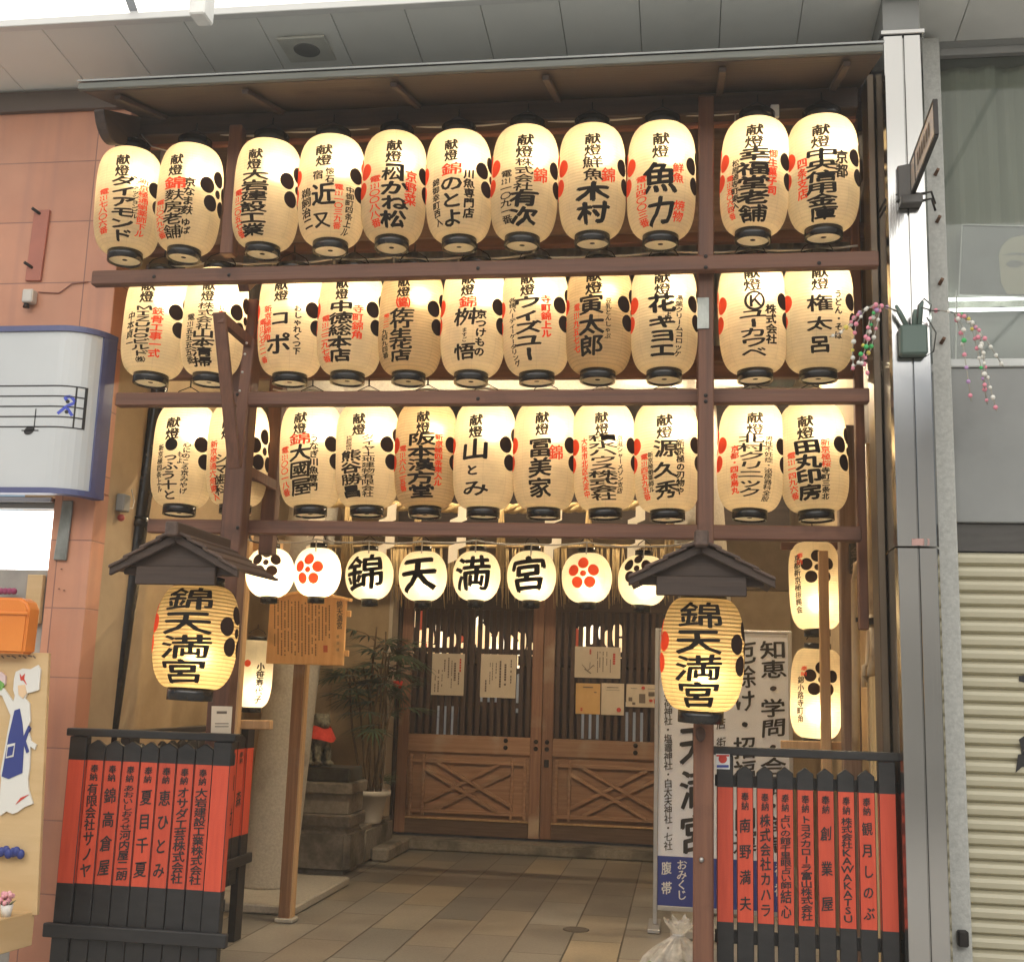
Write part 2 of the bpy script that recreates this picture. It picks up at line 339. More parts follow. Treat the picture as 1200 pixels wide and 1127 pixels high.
class Ink:
    """collects brush lettering; f maps (u, v, lift) to a 3D point"""
    def __init__(s, f, split=None, wob=.035): s.f = f; s.V = []; s.F = []; s.split = split; s.wob = wob
    def add2d(s, V, Fc, lift):
        if s.split:
            V = list(V); st = [tuple(f) for f in Fc]; out = []
            while st:
                f = st.pop()
                if len(f) > 3:
                    for k in range(1, len(f)-1): st.append((f[0], f[k], f[k+1]))
                    continue
                a, b, c = (V[i] for i in f)
                d = [((a[0]-b[0])**2+(a[1]-b[1])**2, 0), ((b[0]-c[0])**2+(b[1]-c[1])**2, 1), ((c[0]-a[0])**2+(c[1]-a[1])**2, 2)]
                m = max(d)
                if m[0] > s.split**2:
                    i = m[1]; p, q, r = f[i], f[(i+1) % 3], f[(i+2) % 3]
                    V.append(((V[p][0]+V[q][0])/2, (V[p][1]+V[q][1])/2)); k = len(V)-1
                    st.append((p, k, r)); st.append((k, q, r))
                else: out.append(f)
            Fc = out
        o = len(s.V); s.V += [s.f(u, v, lift) for u, v in V]; s.F += [tuple(i+o for i in f) for f in Fc]
    def column(s, text, u, v0, v1, w, bold=0., jit=.03, fill=.94):
        """vertical column of characters centred on u from v0 (top) down to v1"""
        tk = tokens(text); n = len(tk); p = (v0-v1)/n
        for i, ch in enumerate(tk):
            if ch in ' 　': continue
            V, Fc = cell(ch); h = p*fill; cv = v0-p*(i+.5)
            if h > w*1.25: h = w*1.25
            a = random.uniform(-jit, jit)*1.6; sx = w*random.uniform(.96, 1.04); sh = .06
            du = random.uniform(-1, 1)*w*jit*.6
            sd = Vector((random.uniform(0, 50), random.uniform(0, 50), 0)); q_ = s.wob
            def wb(x, y): n1 = noise.noise_vector(Vector((x*2.1, y*2.1, 0))+sd); n2 = noise.noise_vector(Vector((x*7, y*7, 3))+sd); return x+q_*(n1.x+.45*n2.x), y+q_*(n1.y+.45*n2.y)
            V = [wb(x, y) for x, y in V] if q_ else V
            base = [(u+du+(x+a*y)*sx, cv+(y+(.09+a)*x)*h) for x, y in V]
            if bold:
                b = bold*min(w, h*1.2)*max(.45, min(1.15, 1.3-len(Fc)/170))
                for k, (dx, dy) in enumerate(((1.15, .35), (-1.15, -.1), (.55, -.8), (-.35, .75))):
                    s.add2d([(x+dx*b, y+dy*b) for x, y in base], Fc, k*.00025)
            else: s.add2d(base, Fc, 0)
    def row(s, text, u0, u1, v, h, bold=0.):
        n = len(text); p = (u1-u0)/n
        for i, ch in enumerate(text):
            if ch == ' ': continue
            V, Fc = cell(ch); s.add2d([(u0+p*(i+.5)+x*min(p, h)*.95, v+y*h) for x, y in V], Fc, 0)
            if bold: s.add2d([(u0+p*(i+.5)+x*min(p, h)*.95+bold*h, v+y*h) for x, y in V], Fc, .0002)
    def disc(s, u, v, ru, rv=None, n=20, rot=0):
        rv = rv or ru
        V = [(u, v)]; c_, s_ = math.cos(rot), math.sin(rot)
        for j in (.5, 1.):
            for k in range(n):
                x, y = ru*j*math.cos(2*math.pi*k/n), rv*j*math.sin(2*math.pi*k/n); V.append((u+x*c_-y*s_, v+x*s_+y*c_))
        Fc = [(0, 1+k, 1+(k+1) % n) for k in range(n)]+[(1+k, 1+n+k, 1+n+(k+1) % n, 1+(k+1) % n) for k in range(n)]
        s.add2d(V, Fc, 0)
    def ring(s, u, v, r, t, n=24):
        V = [(u+rr*math.cos(2*math.pi*k/n), v+rr*math.sin(2*math.pi*k/n)) for rr in (r-t, r) for k in range(n)]
        s.add2d(V, [(k, n+k, n+(k+1) % n, (k+1) % n) for k in range(n)], 0)
    def rect(s, u0, u1, v0, v1, lift=0, n=1):
        V = []; Fc = []
        for i in range(n+1):
            u = u0+(u1-u0)*i/n; V += [(u, v0), (u, v1)]
        s.add2d(V, [(2*i, 2*i+2, 2*i+3, 2*i+1) for i in range(n)], lift)
    def line(s, u0, v0, u1, v1, t):
        d = math.hypot(u1-u0, v1-v0) or 1; nx, ny = -(v1-v0)/d*t/2, (u1-u0)/d*t/2
        s.add2d([(u0+nx, v0+ny), (u0-nx, v0-ny), (u1-nx, v1-ny), (u1+nx, v1+ny)], [(0, 1, 2, 3)], 0)
    def crest(s, u, v, k, asp=1.):
        for i in range(5):
            a = R(90+72*i); s.disc(u+k*.071*math.cos(a)*asp, v+k*.071*math.sin(a), k*.038*asp, k*.038)
        s.disc(u, v, k*.020*asp, k*.020)
    def build(s, name, m, parent=None, local=True):
        if not s.V: return None
        me = bpy.data.meshes.new(name)
        V = s.V
        if parent and not local:
            l = world_loc(parent); V = [Vector(v)-l for v in V]
        me.from_pydata([tuple(v) for v in V], [], s.F); me.update()
        return obj(name, me, m, parent)
def plane_ink(o, ux=Vector((1, 0, 0)), uz=Vector((0, 0, 1)), n=Vector((0, -1, 0)), eps=.003):
    o = Vector(o)
    return Ink(lambda u, v, l: o+ux*u+uz*v+n*(eps+l))
def px_ink(Y, eps=.003):
    """lettering on an upright board at depth Y, laid out in photo measurements"""
    return Ink(lambda u, v, l: at(u, -v, Y)+Vector((0, -(eps+l), 0)))

# ================================================================ SETTING
def struct(o): o['kind'] = 'structure'; return o
# street + paving slabs of the shrine alcove (one sheet; slab pattern by geometry-sized material)
def paving_mat():
    m, nt, b = newmat('stone_slab_paving'); L = nt.links
    tc = nd(nt, 'ShaderNodeTexCoord'); mp = nd(nt, 'ShaderNodeMapping'); L.new(tc.outputs['Object'], mp.inputs[0])
    mp.inputs['Rotation'].default_value = (0, 0, R(90)); mp.inputs['Location'].default_value = (.35, .05, 0)
    br = nd(nt, 'ShaderNodeTexBrick'); L.new(mp.outputs[0], br.inputs['Vector'])
    br.inputs['Scale'].default_value = 1; br.inputs['Brick Width'].default_value = .84; br.inputs['Row Height'].default_value = .315
    br.inputs['Mortar Size'].default_value = .006; br.inputs['Mortar Smooth'].default_value = .3; br.offset = .5; br.offset_frequency = 2; br.squash = 1
    br.inputs['Color1'].default_value = (0, 0, 0, 1); br.inputs['Color2'].default_value = (1, 1, 1, 1); br.inputs['Mortar'].default_value = (.5, .5, .5, 1)
    cr = nd(nt, 'ShaderNodeValToRGB'); e = cr.color_ramp.elements
    e[0].position = 0; e[0].color = (.19, .184, .166, 1); e[1].position = 1; e[1].color = (.33, .28, .20, 1)
    for p, c in ((.3, (.225, .202, .168, 1)), (.55, (.27, .258, .228, 1)), (.72, (.23, .196, .15, 1)), (.85, (.295, .27, .22, 1))):
        k = e.new(p); k.color = c
    L.new(br.outputs['Color'], cr.inputs[0])
    no = nd(nt, 'ShaderNodeTexNoise'); no.inputs['Scale'].default_value = 55; no.inputs['Detail'].default_value = 8; L.new(tc.outputs['Object'], no.inputs['Vector'])
    n2 = nd(nt, 'ShaderNodeTexNoise'); n2.inputs['Scale'].default_value = 1.7; n2.inputs['Detail'].default_value = 5; L.new(tc.outputs['Object'], n2.inputs['Vector'])
    mr = nd(nt, 'ShaderNodeMapRange'); mr.inputs[3].default_value = .72; mr.inputs[4].default_value = 1.25; L.new(no.outputs['Fac'], mr.inputs[0])
    m2 = nd(nt, 'ShaderNodeMapRange'); m2.inputs[3].default_value = .55; m2.inputs[4].default_value = 1.45; L.new(n2.outputs['Fac'], m2.inputs[0])
    mu = nd(nt, 'ShaderNodeMath', operation='MULTIPLY'); L.new(mr.outputs[0], mu.inputs[0]); L.new(m2.outputs[0], mu.inputs[1])
    mx = nd(nt, 'ShaderNodeMix', data_type='RGBA', blend_type='MULTIPLY'); mx.inputs[0].default_value = 1; L.new(cr.outputs[0], mx.inputs[6]); L.new(mu.outputs[0], mx.inputs[7])
    m3 = nd(nt, 'ShaderNodeMix', data_type='RGBA'); L.new(br.outputs['Fac'], m3.inputs[0]); L.new(mx.outputs[2], m3.inputs[6]); m3.inputs[7].default_value = (.085, .076, .06, 1)
    L.new(m3.outputs[2], b.inputs['Base Color']); b.inputs['Roughness'].default_value = .40
    sb = nd(nt, 'ShaderNodeMath', operation='SUBTRACT'); L.new(no.outputs['Fac'], sb.inputs[0]); L.new(br.outputs['Fac'], sb.inputs[1])
    bp = nd(nt, 'ShaderNodeBump'); bp.inputs['Strength'].default_value = .45; bp.inputs['Distance'].default_value = .004; L.new(sb.outputs[0], bp.inputs['Height']); L.new(bp.outputs[0], b.inputs['Normal'])
    return m
PAV = paving_mat()
g = MB(); g.quad((-30, -12, -.006), (30, -12, -.006), (30, 40, -.006), (-30, 40, -.006))
struct(g.build('street_ground', mat('street_asphalt', (.34, .325, .30), (.44, .42, .39), rough=.6, scale=(40, 40, 40), bump=.3)))
g = MB(); g.quad((-3.3, 5.0, 0), (1.0, 5.0, 0), (1.0, 14.5, 0), (-3.3, 14.5, 0))
struct(g.build('stone_paving', PAV))

# ---------------------------------------------------------------- arcade ceiling: soffit panels, light panels
ZS, YS = 4.42, 5.1
def zs(Y): return ZS + .094*(YS-Y)
YE = 4.62
t = thing('arcade_ceiling', 'grey panelled arcade soffit above the lantern rack with a glowing white strip in front', 'ceiling', (0, YS, zs(YS)))
SOF = mat('soffit_panel', (.78, .79, .75), (.83, .84, .80), rough=.5, scale=(2, 3, 2), bump=.02, spots=((.70, .71, .67), 1.3, .6), rnd=.03)
xs = [at(px, py, YS).x for px, py in ((30, 104), (107, 100), (186, 97), (261, 92), (340, 88), (420, 84), (500, 81), (582, 76), (667, 72), (753, 68), (842, 64))]
stp = sum(b-a for a, b in zip(xs, xs[1:]))/(len(xs)-1)
xs = [xs[0]-stp*k for k in (3, 2, 1)]+xs
while xs[-1] < 2.6: xs.append(xs[-1]+stp)
for a, b in zip(xs, xs[1:]):
    p = MB()
    x0, x1 = a+.0018, b-.0018
    p.prism([(x0, YE, zs(YE)), (x1, YE, zs(YE)), (x1, 5.25, zs(5.25)), (x0, 5.25, zs(5.25))], (0, 0, .03))
    p.build('soffit_panel', SOF, t, bevel=.002)
MB().box(xs[0], xs[-1], YE, 5.3, zs(YE)+.05, zs(YE)+.2).build('backing', GREY, t)
# luminous arcade roof: sloping glowing sheets from the soffit edge up and out over the street
GLOW = emit('glowing_arcade_sheet', (1, .975, .93), ARCADE_L)
p = MB(); p.box(-7, 6.4, YE-.05, YE-.004, zs(YE)-.012, zs(YE)+.03); p.build('edge_trim', MARK_W, t, bevel=.003)
GLOW2 = emit('pale_arcade_sheet', (1, .985, .95), FRONT_L)
for i in range(9):
    x0, x1 = -7.0+i*1.5+.02, -5.5+i*1.5-.02
    p = MB(); p.quad((x0, YE-.05, zs(YE)+.02), (x1, YE-.05, zs(YE)+.02), (x1, 3.0, 5.45), (x0, 3.0, 5.45)); p.build('pale_sheet', GLOW2, t)
    p = MB(); p.quad((x0, 3.0, 5.45), (x1, 3.0, 5.45), (x1, .3, 5.5), (x0, .3, 5.5)); p.build('pale_sheet', GLOW2, t)
    p = MB(); p.quad((x0, .3, 5.5), (x1, .3, 5.5), (x1, -4.4, 5.6), (x0, -4.4, 5.6)); p.build('skylight_panel', GLOW, t)
lamp = at(236, 16, 4.25)
MB().box(lamp.x-.035, lamp.x+.035, 4.2, 4.3, lamp.z-.03, lamp.z+.14).build('bracket', mat('bracket_paint', (.75, .75, .72), rough=.5), t, bevel=.006)
# opposite side of the arcade (seen in reflections)
t = thing('opposite_shopfront', 'plain grey shop facade on the far side of the arcade', 'building', (0, -7.2, 0))
MB().box(-9, 9, -7.6, -7.2, 0, 5.7).build('wall', mat('shop_render', (.52, .50, .47), (.62, .60, .56), rough=.7), t)
for i in range(5): MB().box(-7+i*3, -5+i*3, -7.19, -7.12, .1, 2.5).build('shutter', mat('shop_shutter', (.30, .29, .27), (.40, .39, .36), rough=.5), t, bevel=.01)
# speaker in the soffit
c = at(360, 53, 4.86); c.z = zs(4.86)
t = thing('ceiling_speaker', 'square pale speaker grille set in the arcade soffit', 'speaker', (c.x, c.y, c.z))
MB().box(-.115, .115, -.105, .105, -.014, -.002).build('plate', mat('speaker_plate', (.55, .55, .49), rough=.5), t, bevel=.004, local=True)
MB().lathe([(.058, -.017), (.062, -.0145)], 28).build('cone', flat('speaker_cone', (.16, .165, .155), .7), t, local=True)

# ---------------------------------------------------------------- left neighbour: tiled wall
def tile_mat():
    m, nt, b = newmat('salmon_tile'); L = nt.links
    tc = nd(nt, 'ShaderNodeTexCoord'); mp = nd(nt, 'ShaderNodeMapping'); L.new(tc.outputs['Object'], mp.inputs[0]); mp.inputs['Rotation'].default_value = (R(-90), 0, 0)
    mp.inputs['Location'].default_value = (.34, -.215, 0)
    br = nd(nt, 'ShaderNodeTexBrick'); L.new(mp.outputs[0], br.inputs['Vector']); br.inputs['Scale'].default_value = 1
    br.inputs['Brick Width'].default_value = .62; br.inputs['Row Height'].default_value = .318; br.inputs['Mortar Size'].default_value = .0035; br.inputs['Mortar Smooth'].default_value = .4; br.offset = 0
    br.inputs['Color1'].default_value = (.50, .225, .135, 1); br.inputs['Color2'].default_value = (.58, .275, .165, 1); br.inputs['Mortar'].default_value = (.26, .125, .09, 1)
    no = nd(nt, 'ShaderNodeTexNoise'); no.inputs['Scale'].default_value = 4; no.inputs['Detail'].default_value = 7; L.new(tc.outputs['Object'], no.inputs['Vector'])
    mr = nd(nt, 'ShaderNodeMapRange'); mr.inputs[3].default_value = .78; mr.inputs[4].default_value = 1.2; L.new(no.outputs['Fac'], mr.inputs[0])
    mx = nd(nt, 'ShaderNodeMix', data_type='RGBA', blend_type='MULTIPLY'); mx.inputs[0].default_value = 1; L.new(br.outputs['Color'], mx.inputs[6]); L.new(mr.outputs[0], mx.inputs[7])
    n2 = nd(nt, 'ShaderNodeTexNoise'); n2.inputs['Scale'].default_value = 1.4; n2.inputs['Detail'].default_value = 4; L.new(tc.outputs['Object'], n2.inputs['Vector'])
    cr = nd(nt, 'ShaderNodeValToRGB'); cr.color_ramp.elements[0].position = .5; cr.color_ramp.elements[1].position = .75; L.new(n2.outputs['Fac'], cr.inputs[0])
    m3 = nd(nt, 'ShaderNodeMix', data_type='RGBA'); sc2 = nd(nt, 'ShaderNodeMath', operation='MULTIPLY'); sc2.inputs[1].default_value = .45; L.new(cr.outputs[0], sc2.inputs[0]); L.new(sc2.outputs[0], m3.inputs[0])
    L.new(mx.outputs[2], m3.inputs[6]); m3.inputs[7].default_value = (.60, .35, .235, 1)
    ms = nd(nt, 'ShaderNodeMapping'); ms.inputs['Scale'].default_value = (9, 9, .55); L.new(tc.outputs['Object'], ms.inputs[0])
    n3 = nd(nt, 'ShaderNodeTexNoise'); n3.inputs['Scale'].default_value = 1; n3.inputs['Detail'].default_value = 7; L.new(ms.outputs[0], n3.inputs['Vector'])
    r3 = nd(nt, 'ShaderNodeMapRange'); r3.inputs[1].default_value = .52; r3.inputs[2].default_value = .75; r3.inputs[3].default_value = 0; r3.inputs[4].default_value = .55; L.new(n3.outputs['Fac'], r3.inputs[0])
    m5 = nd(nt, 'ShaderNodeMix', data_type='RGBA'); L.new(r3.outputs[0], m5.inputs[0]); L.new(m3.outputs[2], m5.inputs[6]); m5.inputs[7].default_value = (.33, .16, .12, 1)
    L.new(m5.outputs[2], b.inputs['Base Color']); b.inputs['Roughness'].default_value = .45
    bp = nd(nt, 'ShaderNodeBump'); bp.inputs['Strength'].default_value = .3; bp.inputs['Distance'].default_value = .004; bp.invert = True; L.new(br.outputs['Fac'], bp.inputs['Height']); L.new(bp.outputs[0], b.inputs['Normal'])
    return m
TILE = tile_mat()
YW = 5.1
XC = -2.755
xo = at(60, 620, YW).x           # right edge of the shop opening
zo = at(60, 575, YW).z
t = thing('tiled_building', 'salmon tiled building wall left of the lantern rack with a lit shop opening', 'building', (-3.2, YW, 0))
MB().box(-6.5, XC, YW, YW+.13, zo, 4.41).build('tiled_wall', TILE, t, bevel=.003)
MB().box(xo, XC, YW+.004, YW+.134, -.02, zo-.002).build('tiled_pier', TILE, t, bevel=.003)
MB().box(-6.5, -2.3, YW-.03, YW+.2, 4.30, 4.405).build('shadow_gap_moulding', flat('dark_trim', (.10, .075, .06), .6), t)
# shop interior behind the opening
wz0, wz1 = at(30, 667, YW+.05).z, at(30, 598, YW+.05).z
MB().box(-4.6, xo-.01, YW+.06, YW+.1, wz0, wz1).build('lit_window', emit('lit_shop_window', (1, .98, .94), 2.6), t)
MB().box(-4.6, xo-.004, YW-.02, YW+.06, wz1+.03, wz1+.055).build('steel_rail', flat('polished_rail', (.6, .6, .6), .25, 1), t, bevel=.004)
MB().box(-4.6, xo-.004, YW+.01, YW+.055, wz1+.004, wz1+.026).build('window_head', GREY, t)
MB().box(-4.6, xo-.004, YW+.03, YW+.2, -.02, wz0-.004).build('shop_interior', mat('shop_inside', (.30, .28, .25), (.4, .37, .32), rough=.7), t)
MB().box(at(32, 690, YW).x, xo-.012, YW-.01, YW+.02, at(32, 705, YW).z-.1, at(32, 673, YW).z).build('pale_panel', PLY, t, bevel=.003)
m = MB(); 
for i in range(4): m.sph(at(4+i*5, 693, YW)+Vector((0, -.02, 0)), .016, 8, 5)
m.build('magenta_ornament', flat('magenta_cloth', (.30, .05, .12), .7), t)
# side return of the wall going in
MB().box(XC-.3, XC-.004, YW+.135, YW+.62, 0, 4.3).build('side_return', PLASTER, t)
m = MB()
for px, py in ((148, 722), (140, 733)): m.bar(at(px, py, YW-.002), at(px, py, YW-.03), .012, .012)
# things on the tiled wall
t2 = thing('wall_strip', 'narrow brown strip with two bolts fixed to the salmon tiled wall', 'bracket', at(46, 285, YW))
a = at(52, 250, YW); b = at(38, 325, YW)
m = MB(); m.prism([at(42, 248, YW), at(60, 247, YW), at(49, 330, YW), at(31, 330, YW)], (0, -.016, 0)); m.build('strip', mat('strip_paint', (.36, .13, .09), rough=.6), t2, bevel=.002)
for px, py in ((50, 253), (41, 316)):
    m = MB(); q = at(px, py, YW); m.tube([q, q+Vector((-.03, -.05, .02))], .008, 8); m.build('bolt', IRON, t2)
t2 = thing('sensor_box', 'small pale junction box on the salmon tiled wall', 'box', at(38, 350, YW))
q = at(38, 350, YW); MB().box(q.x-.028, q.x+.028, YW-.05, YW, q.z-.034, q.z+.034).build('housing', mat('sensor_plastic', (.5, .47, .42), rough=.5), t2, bevel=.006)
MB().lathe([(.016, 0), (.012, .02)], 14, (q.x-.01, YW-.03, q.z-.056)).build('nozzle', IRON, t2)
m = MB(); m.tube([at(46, 343, YW)+Vector((0, -.006, 0)), at(70, 344, YW)+Vector((0, -.006, 0)), at(85, 333, YW)+Vector((0, -.006, 0)), at(104, 331, YW)+Vector((0, -.006, 0))], .003, 6); m.build('wire', flat('brown_wire', (.25, .10, .07), .6), t2)
t2 = thing('metal_plate', 'narrow tarnished metal nameplate on the tiled pier below the white sign', 'plate', at(77, 625, YW))
m = MB(); m.prism([at(75, 587, YW), at(87, 587, YW), at(79, 657, YW), at(64, 656, YW)], (0, -.014, 0)); m.build('plate', PLATE, t2, bevel=.003)
m = MB()
for px, py in ((72, 667), (69, 690), (75, 692)): m.lathe([(.0045, 0), (.004, .003)], 10, at(px, py, YW-.004))
m.build('screw_hole', IRON, t2)

# ---------------------------------------------------------------- white shop sign with a music staff
t = thing('shop_light_sign', 'white curved shop sign with blue edges and a music staff', 'sign', at(60, 480, 4.55))
zt_, zb_ = at(60, 383, 4.885).z, at(60, 577, 4.885).z
# plan outline of the face: straight, then bending back at the right end
XR = at(117, 480, 5.0).x
YF = 4.885
plan = [(-4.6, YF), (-3.6, YF), (-3.2, YF)]
RS = .17
xc0 = XR-RS
for k in range(0, 9):
    a = R(90*k/8*.86); plan.append((xc0+RS*math.sin(a), YF+RS*(1-math.cos(a))))
plan.append((plan[-1][0]+.012, YW-.02))
def strip(pl, z0, z1, out, name, m, par, grow=0.0):
    mb = MB(); 
    P = [Vector((x, y, 0)) for x, y in pl]
    n = len(P); vs = []
    for i, p in enumerate(P):
        t_ = (P[min(i+1, n-1)]-P[max(i-1, 0)]).normalized(); nn = Vector((t_.y, -t_.x, 0))
        vs.append((p+nn*grow, p+nn*(grow-out)))
    V = []; Fc = []
    for a_, b_ in vs: V += [(a_.x, a_.y, z0), (a_.x, a_.y, z1), (b_.x, b_.y, z1), (b_.x, b_.y, z0)]
    for i in range(n-1):
        for k in range(4): Fc.append((4*i+k, 4*i+(k+1) % 4, 4*i+4+(k+1) % 4, 4*i+4+k))
    Fc += [(0, 1, 2, 3), (4*n-4, 4*n-3, 4*n-2, 4*n-1)]
    mb.raw(V, Fc); return mb.build(name, m, par)
SIGNW = mat('acrylic_sign_face', (.53, .55, .55), (.57, .59, .59), rough=.22, scale=(2, 2, 2), bump=0)
SIGNB = mat('blue_sign_edge', (.075, .085, .19), (.10, .11, .23), rough=.4, bump=0)
strip(plan, zb_+.02, zt_-.02, .05, 'sign_face', SIGNW, t)
strip(plan, zt_-.022, zt_+.004, .06, 'top_edge', SIGNB, t, .012)
strip(plan, zb_-.004, zb_+.022, .06, 'bottom_edge', SIGNB, t, .012)
strip(plan[-3:], zb_+.02, zt_-.02, .05, 'end_edge', SIGNB, t, .010)
# arc-length lettering on the sign face
seg = [0]
for a_, b_ in zip(plan, plan[1:]): seg.append(seg[-1]+math.hypot(b_[0]-a_[0], b_[1]-a_[1]))
def on_sign(u, v, l):          # u: metres from the right end of the straight part (negative = left)
    s_ = seg[3]+u
    for i in range(len(plan)-1):
        if s_ <= seg[i+1] or i == len(plan)-2:
            k = (s_-seg[i])/(seg[i+1]-seg[i]); a_, b_ = plan[i], plan[i+1]; d = Vector((b_[0]-a_[0], b_[1]-a_[1], 0)).normalized()
            return Vector((a_[0]+(b_[0]-a_[0])*k, a_[1]+(b_[1]-a_[1])*k, v))+Vector((d.y, -d.x, 0))*(.002+l)
ik = Ink(on_sign, .03); ib = Ink(on_sign, .03)
sz = [at(50, y, YF).z for y in (452, 464, 476, 488, 500)]
ue = .15
for z in sz: ik.rect(-1.2, ue, z-.003, z+.003, n=40)
ik.rect(ue-.055, ue-.047, sz[4], sz[0]); ik.rect(ue-.014, ue, sz[4], sz[0])
for z in ((sz[1]+sz[2])/2, (sz[2]+sz[3])/2): ik.disc(ue-.085, z, .009)
n0 = at(37, 505, YF).x-xc0
ik.disc(n0-.012, sz[4]-.018, .026, .019, rot=.4); ik.rect(n0+.009, n0+.014, sz[4]-.015, sz[4]+.085); ik.rect(n0-.05, n0+.035, sz[4]-.02, sz[4]-.015)
u0 = at(76, 480, YF).x-xc0+.01
for a_ in ((-.045, -.035, -.01, .0), (-.01, 0, .02, -.04), (-.01, 0, .03, .025), (.03, .025, .005, .05), (.005, .05, -.02, .045), (-.02, .045, -.01, .03)): ib.line(u0+a_[0], sz[2]+a_[1], u0+a_[2], sz[2]+a_[3], .014)
ik.build('music_staff', K_FLAT, t, local=False)
ib.build('blue_squiggle', flat('blue_vinyl', (.05, .08, .5), .5), t, local=False)

# ---------------------------------------------------------------- orange bin, cut-out board, ledge, flower pot on the left edge
YB = 4.5
t = thing('orange_tub', 'orange plastic tub with rounded corner above the plywood board', 'tub', at(20, 765, YB))
a = at(50, 730, YB)
zt1, zb1 = at(20, 700, YB).z, at(20, 766, YB).z
pl = [(-3.2, zb1), (a.x, zb1), (a.x+.004, zt1-.05), (a.x-.012, zt1-.02), (a.x-.04, zt1-.005), (-3.2, zt1)]
m = MB(); m.prism([(x-.03, YB-.07, z) for x, z in pl], (0, .09, 0)); m.build('body', ORANGE, t, bevel=.01, seg=3)
MB().box(-3.2, a.x-.024, YB-.078, YB-.0705, zt1-.075, zt1-.062).build('rim', ORANGE, t, bevel=.003)
t = thing('cutout_signboard', 'plywood board with a flat painted figure in blue apron and white hat', 'signboard', at(20, 1070, YB))
m = MB(); m.prism([at(-60, 762, YB), at(57, 765, YB), at(43, 1072, YB), at(-75, 1072, YB)], (0, .02, 0)); m.build('board', PLY, t, bevel=.002)
def cut(pts, name, m_, th, y=YB):
    mb = MB(); mb.prism([at(px, py, y)+Vector((0, -th, 0)) for px, py in pts], (0, th-.001 if th > .004 else .0015, 0)); return mb.build(name, m_, t)
CUTW = flat('painted_white', (.68, .66, .60), .6)
cut([(20, 787), (28, 783), (37, 784), (46, 779), (49, 784), (47, 808), (38, 811), (33, 812), (31, 818), (36, 824), (37, 845), (34, 852), (38, 868), (44, 872), (42, 878), (37, 874), (36, 900), (34, 912), (35, 925), (38, 935), (40, 941), (30, 945), (22, 951), (16, 953), (9, 950), (2, 955), (0, 950), (3, 912), (2, 905), (10, 860), (14, 838), (4, 815), (-4, 812), (-4, 806), (6, 806), (17, 822), (19, 815), (17, 808), (18, 795)], 'figure_outline', CUTW, .010)
cut([(23, 803), (31, 802), (33, 812), (29, 818), (24, 814)], 'face', SKIN_P, .014)
cut([(19, 832), (25, 830), (28, 846), (30, 870), (28, 905), (12, 912), (4, 909), (12, 862)], 'apron', NAVY, .013)
cut([(28, 866), (35, 850), (37, 853), (32, 868), (36, 880), (33, 882)], 'apron_bow', NAVY, .0135)
cut([(11, 872), (20, 870), (18, 886), (9, 888)], 'pocket', CUTW, .0155)
cut([(12, 875), (19, 873), (17, 884), (10.5, 886)], 'pocket_panel', NAVY, .0175)
cut([(25, 789), (27, 793), (31, 789), (30, 795), (33, 802), (29, 797), (26, 797)], 'red_hat_mark', R_FLAT, .0125)
cut([(-4, 788), (3, 787), (8, 792), (8, 801), (3, 806), (-4, 806)], 'bunch', flat('painted_pink', (.65, .5, .48), .6), .011)
cut([(-4, 800), (2, 797), (7, 801), (4, 808), (-4, 809)], 'bunch_leaf', flat('painted_green', (.16, .36, .08), .6), .0135)
cut([(26, 934), (36, 930), (28, 936), (20, 942)], 'red_shoe', R_FLAT, .0125)
ik = px_ink(YB, .002)
for i, x in enumerate((2, 8, 14, 22, 27, 33, 39)): ik.line(x, -768, x+3+i % 3, -771+(i % 2)*2, 1.6)
ik.build('scribbled_title', OLD_FLAT, t, local=False)
t = thing('blue_bow', 'dark blue cloth bow pinned low on the plywood board', 'bow', at(10, 997, YB))
m = MB(); q = at(9, 997, YB)
for k in range(9): m.sph((q.x-.06+k*.016, YB-.02-.006*(k % 2), q.z+.006*math.sin(k*2.1)), .017, 8, 6, sc_=(1, .8, 1.15))
m.build('cloth', NAVY, t)
t = thing('plywood_ledge', 'plywood ledge box jutting out under the cut-out board', 'ledge', at(20, 1100, YB))
q = at(44, 1068, YB)
m = MB(); m.prism([(-3.3, YB-.25, q.z), (q.x-.06, YB-.25, q.z), (q.x-.02, YB+.02, q.z), (-3.3, YB+.02, q.z)], (0, 0, -.13)); m.build('box', PLY, t, bevel=.004)
t = thing('flower_pot', 'tiny white pot of pink flowers standing on the plywood ledge', 'pot', (at(7, 1072, YB-.12).x, YB-.12, q.z))
MB().lathe([(.017, 0), (.024, .045), (.021, .045), (.018, .035)], 18).build('pot', POTW, t, local=True)
m = MB()
for k in range(16): m.sph((random.uniform(-.025, .025), random.uniform(-.025, .025), .06+random.uniform(-.01, .03)), random.uniform(.008, .013), 7, 5)
m.build('flowers', mat('pink_flowers', (.6, .2, .25), (.75, .45, .45), scale=(60, 60, 60), rough=.8), t, local=True)
m = MB()
for k in range(10): 
    a = random.uniform(0, 6.28); m.tube([(0, 0, .03), (.03*math.cos(a), .03*math.sin(a), .06)], [.003, .001], 5)
m.build('leaves', LEAF, t, local=True)

